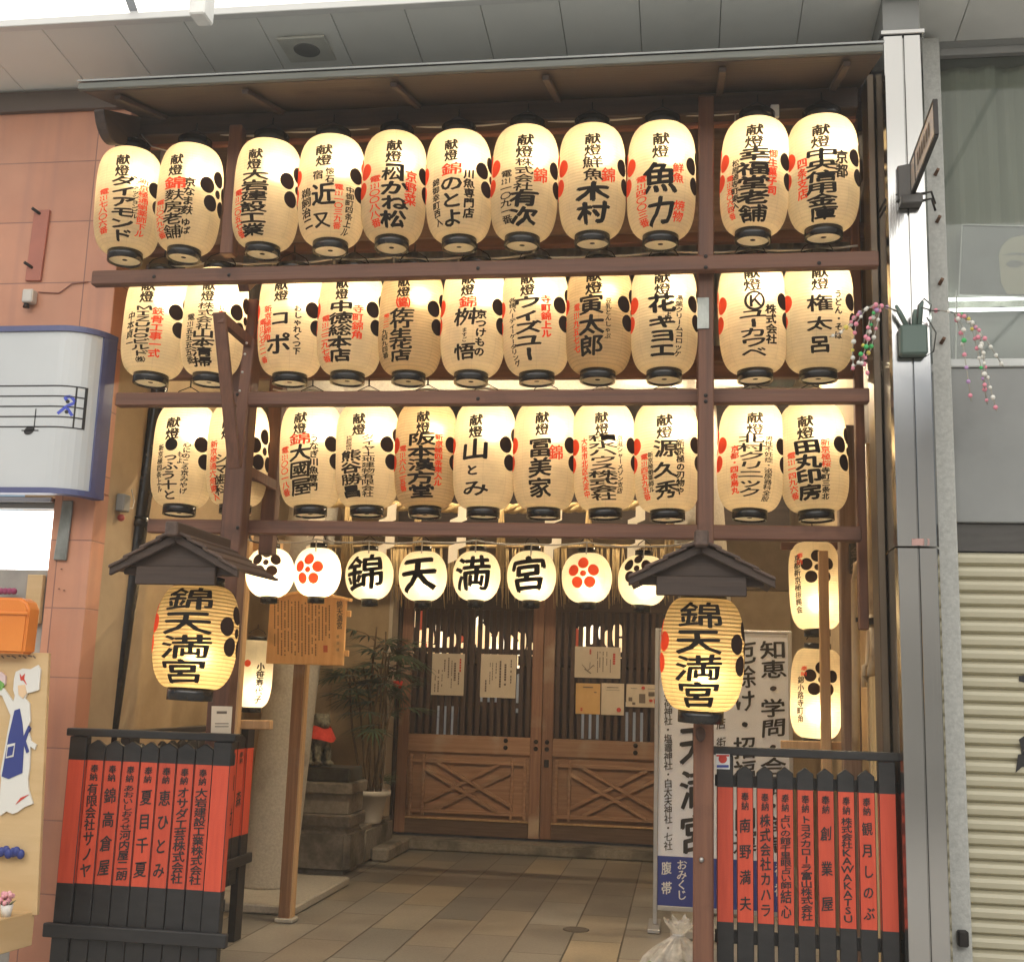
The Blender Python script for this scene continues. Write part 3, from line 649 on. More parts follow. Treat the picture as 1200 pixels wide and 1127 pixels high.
# ---------------------------------------------------------------- right: steel column, concrete strip, window and shutter
def steel():
    m, nt, b = newmat('brushed_stainless'); L = nt.links
    tc = nd(nt, 'ShaderNodeTexCoord'); mp = nd(nt, 'ShaderNodeMapping'); mp.inputs['Scale'].default_value = (90, 90, 1.2); L.new(tc.outputs['Object'], mp.inputs[0])
    no = nd(nt, 'ShaderNodeTexNoise'); no.inputs['Scale'].default_value = 1; no.inputs['Detail'].default_value = 8; L.new(mp.outputs[0], no.inputs['Vector'])
    n2 = nd(nt, 'ShaderNodeTexNoise'); n2.inputs['Scale'].default_value = 2.6; n2.inputs['Detail'].default_value = 4; L.new(tc.outputs['Object'], n2.inputs['Vector'])
    mr = nd(nt, 'ShaderNodeMapRange'); mr.inputs[3].default_value = .08; mr.inputs[4].default_value = .24; L.new(n2.outputs['Fac'], mr.inputs[0]); L.new(mr.outputs[0], b.inputs['Roughness'])
    b.inputs['Base Color'].default_value = (.42, .415, .40, 1); b.inputs['Metallic'].default_value = 1
    bp = nd(nt, 'ShaderNodeBump'); bp.inputs['Strength'].default_value = .25; bp.inputs['Distance'].default_value = .0015; L.new(no.outputs['Fac'], bp.inputs['Height'])
    b3 = nd(nt, 'ShaderNodeBump'); b3.inputs['Strength'].default_value = .10; b3.inputs['Distance'].default_value = .006; L.new(n2.outputs['Fac'], b3.inputs['Height']); L.new(bp.outputs[0], b3.inputs['Normal'])
    L.new(b3.outputs[0], b.inputs['Normal']); return m
STEEL = steel()
YC = 4.7
x0, x1 = .815, .985
t = thing('steel_column', 'tall stainless steel clad column at the right of the lantern rack', 'column', (.9, YC, 0))
xm = (x0+x1)/2+.002
zj = at(1085, 641, YC).z
for za, zb in ((0, zj-.003), (zj+.003, 4.26)):
    m = MB()
    m.prism([(x0, YC+.02, za), (x0+.009, YC, za), (xm-.003, YC, za), (xm-.003, YC+.012, za), (xm+.003, YC+.012, za), (xm+.003, YC, za), (x1-.014, YC, za), (x1, YC+.03, za), (x1, YC+.36, za), (x0, YC+.36, za)], (0, 0, zb-za))
    m.build('cladding', STEEL, t, bevel=.0015)
m = MB(); m.box(x0-.006, x1+.006, YC-.008, YC+.365, 4.264, 4.285); m.build('cap', STEEL, t, bevel=.003)
m = MB(); m.box(x0+.01, x1-.01, YC+.02, YC+.34, 4.285, 4.5); m.build('neck', GREY, t)
m = MB(); m.box(x0-.034, x0-.004, YC+.20, YC+.36, 0, 4.2); m.build('side_channel', mat('anodised_channel', (.11, .08, .055), (.17, .13, .09), rough=.4, metal=.6, scale=(20, 20, 2), bump=.03), t, bevel=.003)
ik = px_ink(YC, .002); ik.row('E-13', 1067, 1090, -635, 9, .1); 
ik.build('stencilled_number', flat('faded_red_print', (.42, .25, .22), .6), t, local=False)

t = thing('corner_pier', 'rough concrete pier strip right of the steel column', 'pier', (1.09, 5.0, 0))
MB().box(.987, 1.108, 4.965, 5.4, 0, 4.40).build('pier', CONC, t, bevel=.006)
m = MB()
for px, py in ((1096, 205), (1098, 260), (1101, 333), (1103, 402)): q = at(px, py, 4.965); m.bar(q, q+Vector((.006, -.03, .012)), .014, .014)
m.build('rusty_anchor', mat('rust', (.12, .06, .035), (.2, .11, .06), rough=.9, scale=(80, 80, 80)), t)
q = at(1127, 1098, 4.965); MB().box(q.x-.02, q.x+.02, 4.93, 4.965, q.z-.03, q.z+.03).build('water_tap', IRON, t, bevel=.006)

t = thing('shuttered_shop', 'neighbouring shopfront with curtained window over a closed ivory shutter', 'shop', (2.0, 5.05, 0))
YR = 5.05
zw0, zw1 = at(1150, 430, YR).z, at(1150, 66, YR).z
zp0, zp1 = at(1150, 612, YR).z, at(1150, 645, YR).z
XP = 1.104
MB().box(XP, 5, YR, YR+.3, zp0, zw0-.004).build('grey_panel', GREY, t, bevel=.004)
MB().box(XP, 5, YR+.02, YR+.3, zp1, zp0-.003).build('shutter_box', mat('shutter_box_paint', (.055, .05, .045), (.085, .078, .07), rough=.6, scale=(6, 6, 30)), t)
MB().box(XP, 5, YR-.012, YR+.1, zw0-.002, zw0+.034).build('window_sill', mat('pale_sill', (.5, .51, .49), rough=.5), t, bevel=.004)
MB().box(XP, 5, YR-.02, YR+.3, zw1, zw1+.035).build('window_head', mat('head_trim', (.20, .20, .19), rough=.6), t, bevel=.003)
MB().box(XP, 5, YR-.002, YR+.3, zw1+.038, zw1+.3).build('upper_panel', GREY, t)
# curtain pleats behind glass
m = MB(); n = 160; V = []; 
zc0 = at(1150, 332, YR+.06).z
for i in range(n+1):
    x = XP+(3.4*i/n); y = YR+.10+.014*math.sin(i*.9)+.01*math.sin(i*.37+1)
    V += [(x, y, zc0-.1), (x, y, zw1)]
m.raw(V, [(2*i, 2*i+2, 2*i+3, 2*i+1) for i in range(n)]); m.build('curtain', mat('grey_green_curtain', (.24, .25, .205), (.29, .295, .25), rough=.9, scale=(12, 12, 2), bump=.05), t)
MB().box(XP, 4.6, YR+.16, YR+.2, zw0, zw1).build('back_board', mat('dim_interior', (.17, .175, .16), (.22, .225, .205), rough=.8, scale=(2, 2, 2)), t)
m = MB(); m.box(XP, 4.6, YR+.012, YR+.018, zw0+.035, zw1)
gm, nt, b = newmat('window_glass'); tb = nd(nt, 'ShaderNodeBsdfTransparent'); tb.inputs[0].default_value = (.93, .95, .93, 1); gb = nd(nt, 'ShaderNodeBsdfGlossy'); gb.inputs['Roughness'].default_value = .03
fb = nd(nt, 'ShaderNodeFresnel'); fb.inputs[0].default_value = 1.35; mxs = nd(nt, 'ShaderNodeMixShader'); nt.links.new(fb.outputs[0], mxs.inputs[0]); nt.links.new(tb.outputs[0], mxs.inputs[1]); nt.links.new(gb.outputs[0], mxs.inputs[2]); nt.links.new(mxs.outputs[0], nt.nodes['Material Output'].inputs[0])
m.build('window_pane', gm, t)
for py in (350.5, 363):
    q = at(1150, py, YR+.07); m = MB(); m.tube([(XP+.0, q.y, q.z), (4.2, q.y, q.z)], .0075, 10); m.build('tube_reflection', emit('reflected_tube_glow', (.96, 1, .97), 4), t)  # glowing tubes stand in for lamps reflected in the glass
m = MB(); V = []
for px, py in ((1112, 342), (1118, 372), (1124, 426)): pass
q = at(1122, 384, YR+.05); m.bar(at(1121, 340, YR+.06), at(1120, 425, YR+.06), .006, .006); m.build('cord', flat('pale_cord', (.5, .5, .46), .6), t)
# ribbed shutter
SL = mat('ivory_shutter', (.47, .43, .305), (.54, .50, .365), rough=.5, scale=(2, 2, 26), bump=.04, spots=((.33, .30, .21), 3.1, .63))
m = MB(); V = []; z = zp1-.004; prof = []
pt = .0562
while z > -.02:
    prof += [(YR+.035, z), (YR+.028, z-.006), (YR+.012, z-.012), (YR+.006, z-.025), (YR+.010, z-.045), (YR+.028, z-.053)]
    z -= pt
n = len(prof)
for y, zz in prof: V += [(XP+.0, y, zz), (4.5, y, zz)]
m.raw(V, [(2*i, 2*i+1, 2*i+3, 2*i+2) for i in range(n-1)])
m.build('roller_shutter', SL, t)
m = MB()
for pts in ([(1194, 792), (1203, 790), (1203, 800), (1194, 798)], [(1194, 866), (1200, 862), (1210, 860), (1210, 880), (1197, 884), (1196, 874)], [(1190, 905), (1193, 884), (1212, 880), (1212, 900), (1198, 898)]):
    m.prism([at(px, py, YR+.004) for px, py in pts], (0, -.001, 0))
m.build('black_graphic', K_FLAT, t)
# poster
t = thing('window_poster', 'framed grey photographic poster of a face standing in the upper window', 'poster', at(1165, 345, YR+.05))
yy = YR+.05
m = MB(); m.prism([at(1127, 264, yy), at(1330, 269, yy), at(1330, 352, yy), at(1123, 346, yy)], (0, .006, 0)); m.build('print', mat('grey_print', (.085, .09, .08), (.16, .165, .15), rough=.4, scale=(7, 7, 7), bump=0, contrast=(.35, .65)), t)
m = MB()
for a_, b_ in (((1127, 264), (1330, 269)), ((1127, 264), (1123, 346)), ((1123, 346), (1330, 352))): m.bar(at(*a_, yy)+Vector((0, -.006, 0)), at(*b_, yy)+Vector((0, -.006, 0)), .005, .005)
m.build('frame', flat('pale_frame', (.45, .45, .42), .5), t)
def blob(pts, name, m_, th):
    mb = MB(); mb.prism([at(px, py, yy)+Vector((0, -th, 0)) for px, py in pts], (0, .0008, 0)); mb.build(name, m_, t)
blob([(1172, 318), (1170, 300), (1174, 288), (1184, 279), (1200, 276), (1218, 282), (1226, 300), (1226, 345), (1180, 345), (1173, 332)], 'face', mat('grey_skin_print', (.30, .28, .20), (.36, .33, .245), rough=.5, scale=(6, 6, 6), bump=0), .002)
blob([(1178, 310), (1185, 305), (1196, 306), (1200, 310), (1192, 314), (1184, 314)], 'eye', flat('grey_eye_print', (.16, .16, .14), .5), .0035)
blob([(1176, 300), (1186, 296), (1200, 297), (1200, 300), (1187, 299)], 'brow', flat('brow_print', (.19, .19, .165), .5), .0035)

# sign seen edge-on, on the column
t = thing('bracket_sign', 'narrow white sign seen nearly edge on, strapped to the steel column', 'sign', at(1066, 225, YC-.05))
a = at(1066, 214, YC-.03); zt, zbm = .16, 0
o = Vector((a.x+.005, YC-.02, a.z-.05))
far = Vector((at(1095, 150, 4.15).x, 4.15, 0))
d = Vector((far.x-o.x, far.y-o.y, 0))
hh = .135
m = MB(); m.prism([o, o+d, o+d+Vector((0, 0, hh)), o+Vector((0, 0, hh))], (.012, 0, 0)); m.build('panel', mat('sign_panel', (.50, .44, .40), (.56, .50, .46), rough=.5), t, bevel=.001)
m = MB()
for z in (0, hh): m.bar(o+Vector((.006, 0, z)), o+d+Vector((.006, 0, z)), .016, .012)
m.bar(o+d+Vector((.006, 0, 0)), o+d+Vector((.006, 0, hh)), .016, .012); m.bar(o+d*.22+Vector((.006, 0, 0)), o+d*.22+Vector((.006, 0, hh)), .016, .01)
m.build('frame', IRON, t)
ik = Ink(lambda u, v, l: o+d*u+Vector((-.003-l, 0, v)))
for i in range(6): ik.rect(.34+.09*i, .34+.09*i+.055, hh*.3, hh*.7)
ik.build('lettering', OLD_FLAT, t, local=False)
m = MB(); m.prism([o+Vector((-.05, .0, -.02)), o+Vector((.0, -.02, -.02)), o+Vector((.0, -.02, .13)), o+Vector((-.05, .0, .13))], (0, .02, 0)); m.box(o.x-.045, o.x+.04, YC-.06, YC-.002, o.z-.05, o.z-.012); m.build('clamp', flat('grey_clamp', (.085, .08, .075), .5, .4), t, bevel=.004)
m = MB(); 
for k in (0, .03): m.tube([(x0-.02, YC+.05, o.z-.07+k), (x0, YC+.02, o.z-.03+k), (o.x-.03, YC-.006, o.z-.012+k), (o.x+.04, YC-.006, o.z-.02+k), (x1+.01, YC, o.z-.01+k), (x1+.03, YC+.03, o.z-.05+k)], .005, 8)
m.build('strap', IRON, t)

# blossom decoration on the column
t = thing('blossom_decoration', 'green box on the steel column with drooping strands of pink and white balls', 'decoration', at(1070, 400, YC))
q = at(1069, 402, YC); MB().box(q.x-.055, q.x+.05, YC-.06, YC-.002, q.z-.062, q.z+.06).build('box', GREEN, t, bevel=.008)
for px, py, dx in ((1054, 366, -.02), (1079, 362, .03), (1072, 370, 0.0)):
    p1 = at(px, py, YC-.05); m = MB(); m.tube([(q.x+dx*.6, YC-.035, q.z+.03), p1, p1+(p1-Vector((q.x, YC-.035, q.z)))*.25], [.011, .010, .006], 8); m.build('green_stem', GREEN, t)
BEADS = [flat('pink_ball', (.72, .26, .33), .6), flat('white_ball', (.70, .68, .62), .6), flat('green_ball', (.06, .42, .12), .6), flat('lilac_ball', (.45, .27, .5), .6), flat('yellow_ball', (.6, .5, .1), .6), flat('twig', (.35, .33, .28), .7)]
def strand(pts, Y, n, seed):
    rnd = random.Random(seed); P = [at(px, py, Y+rnd.uniform(-.04, .04)) for px, py in pts]
    m = MB(); m.tube(P, .0022, 5, 5)
    L_ = [0]
    for a_, b_ in zip(P, P[1:]): L_.append(L_[-1]+(b_-a_).length)
    for k in range(n):
        s_ = L_[-1]*(k+.6)/n
        for i in range(len(P)-1):
            if s_ <= L_[i+1]: break
        f = (s_-L_[i])/max(1e-6, L_[i+1]-L_[i]); c = P[i].lerp(P[i+1], f)
        m.sph(c, rnd.uniform(.0070, .0105), 9, 7, rnd.choice((0, 0, 0, 1, 1, 1, 2, 3, 0, 1, 4)))
    m.build('ball_strand', BEADS, t)
YD = YC-.1
for i, (pts, n) in enumerate((([(1054, 366), (1040, 360), (1025, 357), (1012, 363), (1001, 372), (996, 384)], 8), ([(1030, 358), (1015, 362), (1003, 380), (999, 410), (1000, 432)], 9), ([(1030, 358), (1020, 372), (1014, 396), (1006, 425), (997, 434)], 9),
        ([(1030, 358), (1022, 375), (1016, 404), (1010, 420), (1018, 441)], 9), ([(1032, 358), (1028, 380), (1020, 410), (1008, 428)], 8), ([(1010, 364), (995, 380), (985, 390), (972, 395)], 5),
        ([(1088, 364), (1104, 364), (1118, 366), (1126, 390), (1131, 420), (1138, 470)], 9), ([(1118, 366), (1128, 368), (1143, 384), (1150, 410), (1158, 445), (1168, 482)], 11), ([(1120, 366), (1134, 370), (1142, 395), (1150, 432), (1157, 474)], 10),
        ([(1124, 366), (1144, 382), (1160, 405), (1176, 430)], 7), ([(1118, 366), (1138, 378), (1147, 388), (1153, 415), (1154, 456)], 9), ([(1118, 366), (1129, 384), (1130, 404)], 3))):
    strand(pts, YD, n, 40+i)
m = MB(); m.tube([at(1079, 360, YD), at(1092, 364, YD), at(1104, 364, YD), at(1118, 366, YD)], .003, 6); m.tube([at(1054, 366, YD), at(1040, 360, YD), at(1030, 358, YD)], .003, 6)
m.tube([at(1075, 372, YD), at(1076, 358, YD), at(1083, 350, YD), at(1091, 357, YD), at(1090, 366, YD)], .0035, 6); m.tube([at(1086, 372, YC), at(1097, 390, YC), at(1094, 412, YC), at(1084, 418, YC)], .003, 6); m.build('branch', flat('dark_twig', (.07, .07, .06), .6), t)

# ================================================================ SHRINE ALCOVE
t = thing('shrine_alcove', 'beige plastered entrance alcove behind the lantern rack, with timber ceiling and corrugated sheet', 'alcove', (-1.3, 8, 0))
XL, XRW, YB2 = -3.34, 1.0, 11.42
MB().box(XL-.15, XL, 5.72, YB2+.2, -.02, 4.5).build('left_wall', PLASTER, t)
MB().box(XRW, XRW+.15, 6.602, YB2+.2, -.02, 4.5).build('right_wall', PLASTER, t)
MB().box(XRW, XRW+.1, 5.08, 6.6, -.02, 4.5).build('right_wall', DKZ, t)
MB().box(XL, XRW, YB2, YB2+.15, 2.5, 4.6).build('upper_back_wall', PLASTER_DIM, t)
MB().box(XL, -2.80, 11.0, 11.15, -.02, 4.5).build('left_back_wall', PLASTER, t)
MB().box(.02, XRW, YB2, YB2+.15, -.02, 2.49).build('right_back_wall', PLASTER, t)
MB().box(-2.80, -2.765, 10.97, 11.2, 0, 2.45).build('white_trim', mat('pale_trim', (.55, .47, .36), (.6, .52, .4), rough=.6), t)
MB().box(XL-.1, XRW+.1, 5.45, YB2+.3, 4.36, 4.42).build('ceiling_boards', DKX, t)
for y in (6.6, 7.7, 8.8, 9.9): MB().box(XL, XRW, y, y+.1, 4.24, 4.355).build('ceiling_joist', DKX, t)
MB().box(XL+.002, XRW-.002, 11.36, 11.415, 3.05, 4.355).build('added_dark_band', DKX, t, bevel=.004)  # dark band added over the lamp-lit top of the back wall
# corrugated sheet and dark lattice high up at the back of the rack
m = MB(); V = []; n = 420
for i in range(n+1):
    x = -2.6+(3.6*i/n); y = 6.3+.009*math.sin(x*2*math.pi/.076); V += [(x, y, 3.36), (x, y, 4.22)]
m.raw(V, [(2*i, 2*i+2, 2*i+3, 2*i+1) for i in range(n)]); m.build('corrugated_sheet', CORR, t)
MB().box(-2.7, 1.0, 6.24, 6.285, 3.98, 4.07).build('sheet_batten', WX, t, bevel=.004)
MB().box(-2.7, 1.0, 6.22, 6.285, 3.28, 3.37).build('sheet_batten', WX, t, bevel=.004)
MB().box(.982, 1.0-.002, 5.08, 6.6, 0, 2.75).build('right_jamb', IVORY, t)
MB().box(.955, 1.0-.002, 5.08, 6.6, 2.752, 4.3).build('right_boarding', DKZ, t, bevel=.004)
MB().box(.79, 1.12, 5.065, 5.078, 4.05, 4.6).build('filler_board', DKX, t)
MB().box(XC-.3, 1.1, 5.52, 5.56, 4.24, 4.6).build('filler_board', DKX, t)
# pleated ivory metal on the right
m = MB(); V = []; Y = 5.12
ys = []
while Y < 6.5: ys += [(Y, .965), (Y+.05, .965), (Y+.062, .978), (Y+.10, .978)]; Y += .112
for y, x in ys: V += [(x, y, 0), (x, y, 2.75)]
m.raw(V, [(2*i, 2*i+2, 2*i+3, 2*i+1) for i in range(len(ys)-1)]); m.build('pleated_panel', IVORY, t)
# fluorescent tube under the sheet
q0, q1 = at(735, 430.5, 8.3), at(985, 428, 8.3)
TUBEM = emit('tube_white', (1, .79, .52), TUBE)
tt = thing('fluorescent_lamp', 'slim white fluorescent lamp glowing behind the middle row of lanterns', 'lamp', q0.lerp(q1, .5))
m = MB(); m.tube([q0, q1], .013, 10); m.build('tube', TUBEM, tt)
m = MB(); m.bar(q0+Vector((-.03, .02, .03)), q1+Vector((.03, .02, .03)), .035, .05); m.build('housing', MARK_W, tt)
tt = thing('fluorescent_lamp', 'added fluorescent lamp out of sight under the alcove ceiling, lighting the rope and papers', 'lamp', (-1.4, 7.2, 4.2))  # added unseen lamp that lights the rope and papers from the front
m = MB(); m.tube([(-2.2, 7.2, 4.2), (-.6, 7.2, 4.2)], .013, 10); m.build('tube', TUBEM, tt)
m = MB(); m.bar((-2.25, 7.2, 4.23), (-.55, 7.2, 4.23), .05, .05); m.build('housing', MARK_W, tt)
# pipes on the right wall
t = thing('utility_pipes', 'beige painted pipes running down the right alcove wall', 'pipe', (.93, 5.9, 0))
PIPE = mat('painted_pipe', (.42, .31, .18), (.56, .43, .26), rough=.45, scale=(20, 20, 8), bump=.08, spots=((.28, .19, .11), 9, .62))
m = MB(); m.tube([at(1019, 520, 5.7), at(1022, 640, 5.7), at(1025, 760, 5.7)], .022, 12); m.tube([at(1024, 720, 5.68), at(1026, 765, 5.68), at(1022, 790, 5.68), at(1014, 796, 5.68)], .024, 12); m.build('drain_pipe', PIPE, t)
m = MB(); m.tube([at(1003, 880, 6.0), at(1003, 780, 6.0), at(1002, 680, 6.0), at(1004, 662, 6.0), at(1012, 657, 5.95), at(1020, 655, 5.9)], .02, 12); m.build('gas_pipe', PIPE, t)
m = MB(); m.tube([at(1012, 805, 5.75), at(1013, 780, 5.75), at(1017, 778, 5.75), at(1019, 740, 5.75), at(1019, 700, 5.75)], .013, 10); m.build('thin_pipe', PIPE, t)
m = MB(); m.bar(at(1017, 728, 5.66), at(1034, 727, 5.66), .03, .05); m.bar(at(1003, 726, 5.96), at(1013, 726, 5.96), .02, .03); m.build('clamp', IRON, t)
# weathered post on the right with a small plaque, inner rack frame
t = thing('weathered_post', 'weathered grey-brown post with a dark plaque at its top, right of the inner lanterns', 'post', (.9, 6.6, 0))
p0, p1 = at(998, 905, 6.55), at(1000, 500, 6.55)
MB().box(p0.x-.045, p0.x+.05, 6.5, 6.6, 0, p1.z).build('post', wood('grey_brown_post', (.13, .075, .05), (.25, .17, .125), 'z'), t, bevel=.006)
q = at(1002, 655, 6.49); MB().box(q.x-.03, q.x+.03, 6.484, 6.498, q.z-.08, q.z+.085).build('plaque', mat('dark_plaque', (.03, .025, .02), (.05, .04, .03), rough=.6), t, bevel=.003)
ik = plane_ink((q.x, 6.484, q.z)); ik.column('金久', 0, .07, -.07, .045); ik.build('plaque_lettering', OLD_FLAT, t, local=False)

# ---------------------------------------------------------------- black down pipe, switch box, card
t = thing('down_pipe', 'fat black down pipe beside the tiled corner at the left', 'pipe', (-2.72, 5.6, 0))
m = MB(); a, b = at(186, 455, 5.62), at(131, 830, 5.52); m.tube([a+(a-b)*.5, a, b, b+(b-a)*.6], .046, 16); m.build('pipe', LACQ, t)
q = a.lerp(b, .42); m = MB(); m.tube([q, q+(b-a).normalized()*.05], .056, 16); m.build('collar', LACQ, t)
d = ray(139, 590); Y = (XC-.004)*d.y/d.x; q = at(139, 590, Y)
t = thing('switch_box', 'small grey switch box with a red lamp on the beige return wall', 'box', q)
MB().box(q.x+.001, q.x+.045, Y-.035, Y+.035, q.z-.04, q.z+.045).build('box', GREY, t, bevel=.006)
MB().sph((q.x+.02, Y, q.z-.07), .018, 12, 8).build('red_lamp', flat('red_lens', (.35, .06, .05), .3), t)
m = MB(); m.tube([q+Vector((.03, .03, -.02)), q+Vector((.03, .09, -.01)), q+Vector((.02, .12, .03)), q+Vector((.01, .10, .09))], .003, 6); m.build('wire', CABLE, t)
# ---------------------------------------------------------------- doors
YD = 11.3
def dz(py): return at(620, py, YD).z
zr0, zr1 = at(620, 885, YD).z, at(620, 864, YD).z      # middle rail
zt = at(620, 716, YD).z; ztop = at(620, 694, YD).z; zb = .12
xa, xb, xmid = -2.735, .06, -1.335
tdf = thing('gate_frame', 'dark timber door frame with lintel around the lattice doors', 'frame', (xmid, YD, 0))
MB().box(-2.765, .13, YD-.06, YD+.12, ztop+.05, ztop+.24).build('lintel', DKX, tdf, bevel=.006)
for x in (-2.765, .065): MB().box(x, x+.027 if x < -1 else x+.09, YD-.05, YD+.1, .1, ztop+.045).build('jamb', DKZ, tdf, bevel=.004)
t = thing('stone_step', 'long dark stone step in front of the lattice doors', 'step', (xmid, 11.1, 0))
MB().box(-2.75, .3, 11.0, 11.6, .004, .095).build('slab', DSTONE, t, bevel=.012, seg=2)
def leaf(x0, x1, label, flip):
    t = thing('lattice_door', label, 'door', ((x0+x1)/2, YD, zb), 0, 'pair of lattice doors')
    st = .105
    for x in (x0, x1-st): MB().box(x, x+st, YD-.03, YD+.03, zb, ztop+.045).build('stile', DRZ, t, bevel=.005)
    MB().box(x0+st, x1-st, YD-.028, YD+.028, zt, ztop+.04).build('top_rail', DKX, t, bevel=.004)
    MB().box(x0+st, x1-st, YD-.026, YD+.026, zr0-.0, zr1).build('middle_rail', DRX, t, bevel=.004)
    MB().box(x0+st, x1-st, YD-.028, YD+.028, zb, zb+.135).build('bottom_rail', mat('dark_board', (.085, .05, .032), (.15, .095, .065), rough=.7, scale=(3, 40, 40)), t, bevel=.004)  # bottom rail is darker than the middle rail
    MB().box(x0+st, x1-st, YD-.04, YD-.024, zb+.137, zb+.155).build('drip_bead', PALEWOOD, t, bevel=.003)
    MB().box(x0+st, x1-st, YD+.004, YD+.02, zb+.13, zr0).build('panel_board', DRX, t)
    # framed saltire
    pz0, pz1 = zb+.16, zr0-.03; px0, px1 = x0+st+.03, x1-st-.03; m = MB()
    for z in (pz0+.05, pz1-.05): m.box(px0, px1, YD-.031, YD+.003, z-.016, z+.016)
    for x in (px0+.012, px0+.135, px1-.135, px1-.012): m.box(x-.013, x+.013, YD-.0345, YD-.002, pz0, pz1)
    m.build('panel_frame', DRX, t, bevel=.003)
    xi0, xi1, zi0, zi1 = px0+.148, px1-.148, pz0+.066, pz1-.066; h = .062
    for k, (sgn) in enumerate((1, -1)):
        for o in (-h, h):
            za, zc = (zi0, zi1) if sgn > 0 else (zi1, zi0)
            # clip the offset diagonal to the panel
            sl = (zc-za)/(xi1-xi0); xs0, xs1 = xi0, xi1; A = za+o; B = zc+o
            def xat(z): return xi0+(z-A)/sl
            lo, hi = sorted((A, B))
            xx = [xs0, xs1]
            for j, zz in enumerate((A, B)):
                if zz > zi1: xx[j] = xat(zi1)
                if zz < zi0: xx[j] = xat(zi0)
            m = MB(); d = .004*k+.002*(o > 0)
            m.bar((xx[0], YD-.012-d, A+sl*(xx[0]-xi0)), (xx[1], YD-.012-d, A+sl*(xx[1]-xi0)), .030, .034); m.build('brace', DRX, t, bevel=.002)
    # lattice bars
    n = 17; m = MB(); xx0, xx1 = x0+st, x1-st; p = (xx1-xx0)/n
    for i in range(n): x = xx0+p*(i+.5); m.box(x-.021, x+.021, YD-.018, YD+.018, zr1-.002, zt+.002)
    m.build('lattice', DKZ, t, bevel=.003)
    m = MB(); m.box(xx0, xx1, YD+.019, YD+.04, (zr1+zt)/2-.33, (zr1+zt)/2-.28); m.box(xx0, xx1, YD+.019, YD+.04, (zr1+zt)/2+.18, (zr1+zt)/2+.23); m.build('lattice_rail', DKX, t)
    m = MB()
    for x in ([x1-.34, x1-.05] if flip else [x0+.05, x0+st+.78]):
        for z in (zr1-.035, zr1-.10): m.lathe([(.022, 0), (.02, .008), (.008, .016)], 12, (0, 0, 0)); bmesh.ops.rotate(m.bm, verts=m.bm.verts[-36:], cent=(0, 0, 0), matrix=Matrix.Rotation(R(90), 3, 'X')); bmesh.ops.translate(m.bm, verts=m.bm.verts[-36:], vec=(x, YD-.031, z))
    m.build('studs', IRON, t)
    return t
leaf(xa, xmid-.003, 'left lattice door leaf with crossed braces and two pinned papers', True)
tr = leaf(xmid+.003, xb, 'right lattice door leaf with crossed braces and four pinned papers', False)
MB().box(xmid+.03, xmid+.075, YD-.042, YD-.03, zr0-.10, zr0-.03).build('lock_plate', IRON, tr, bevel=.004)
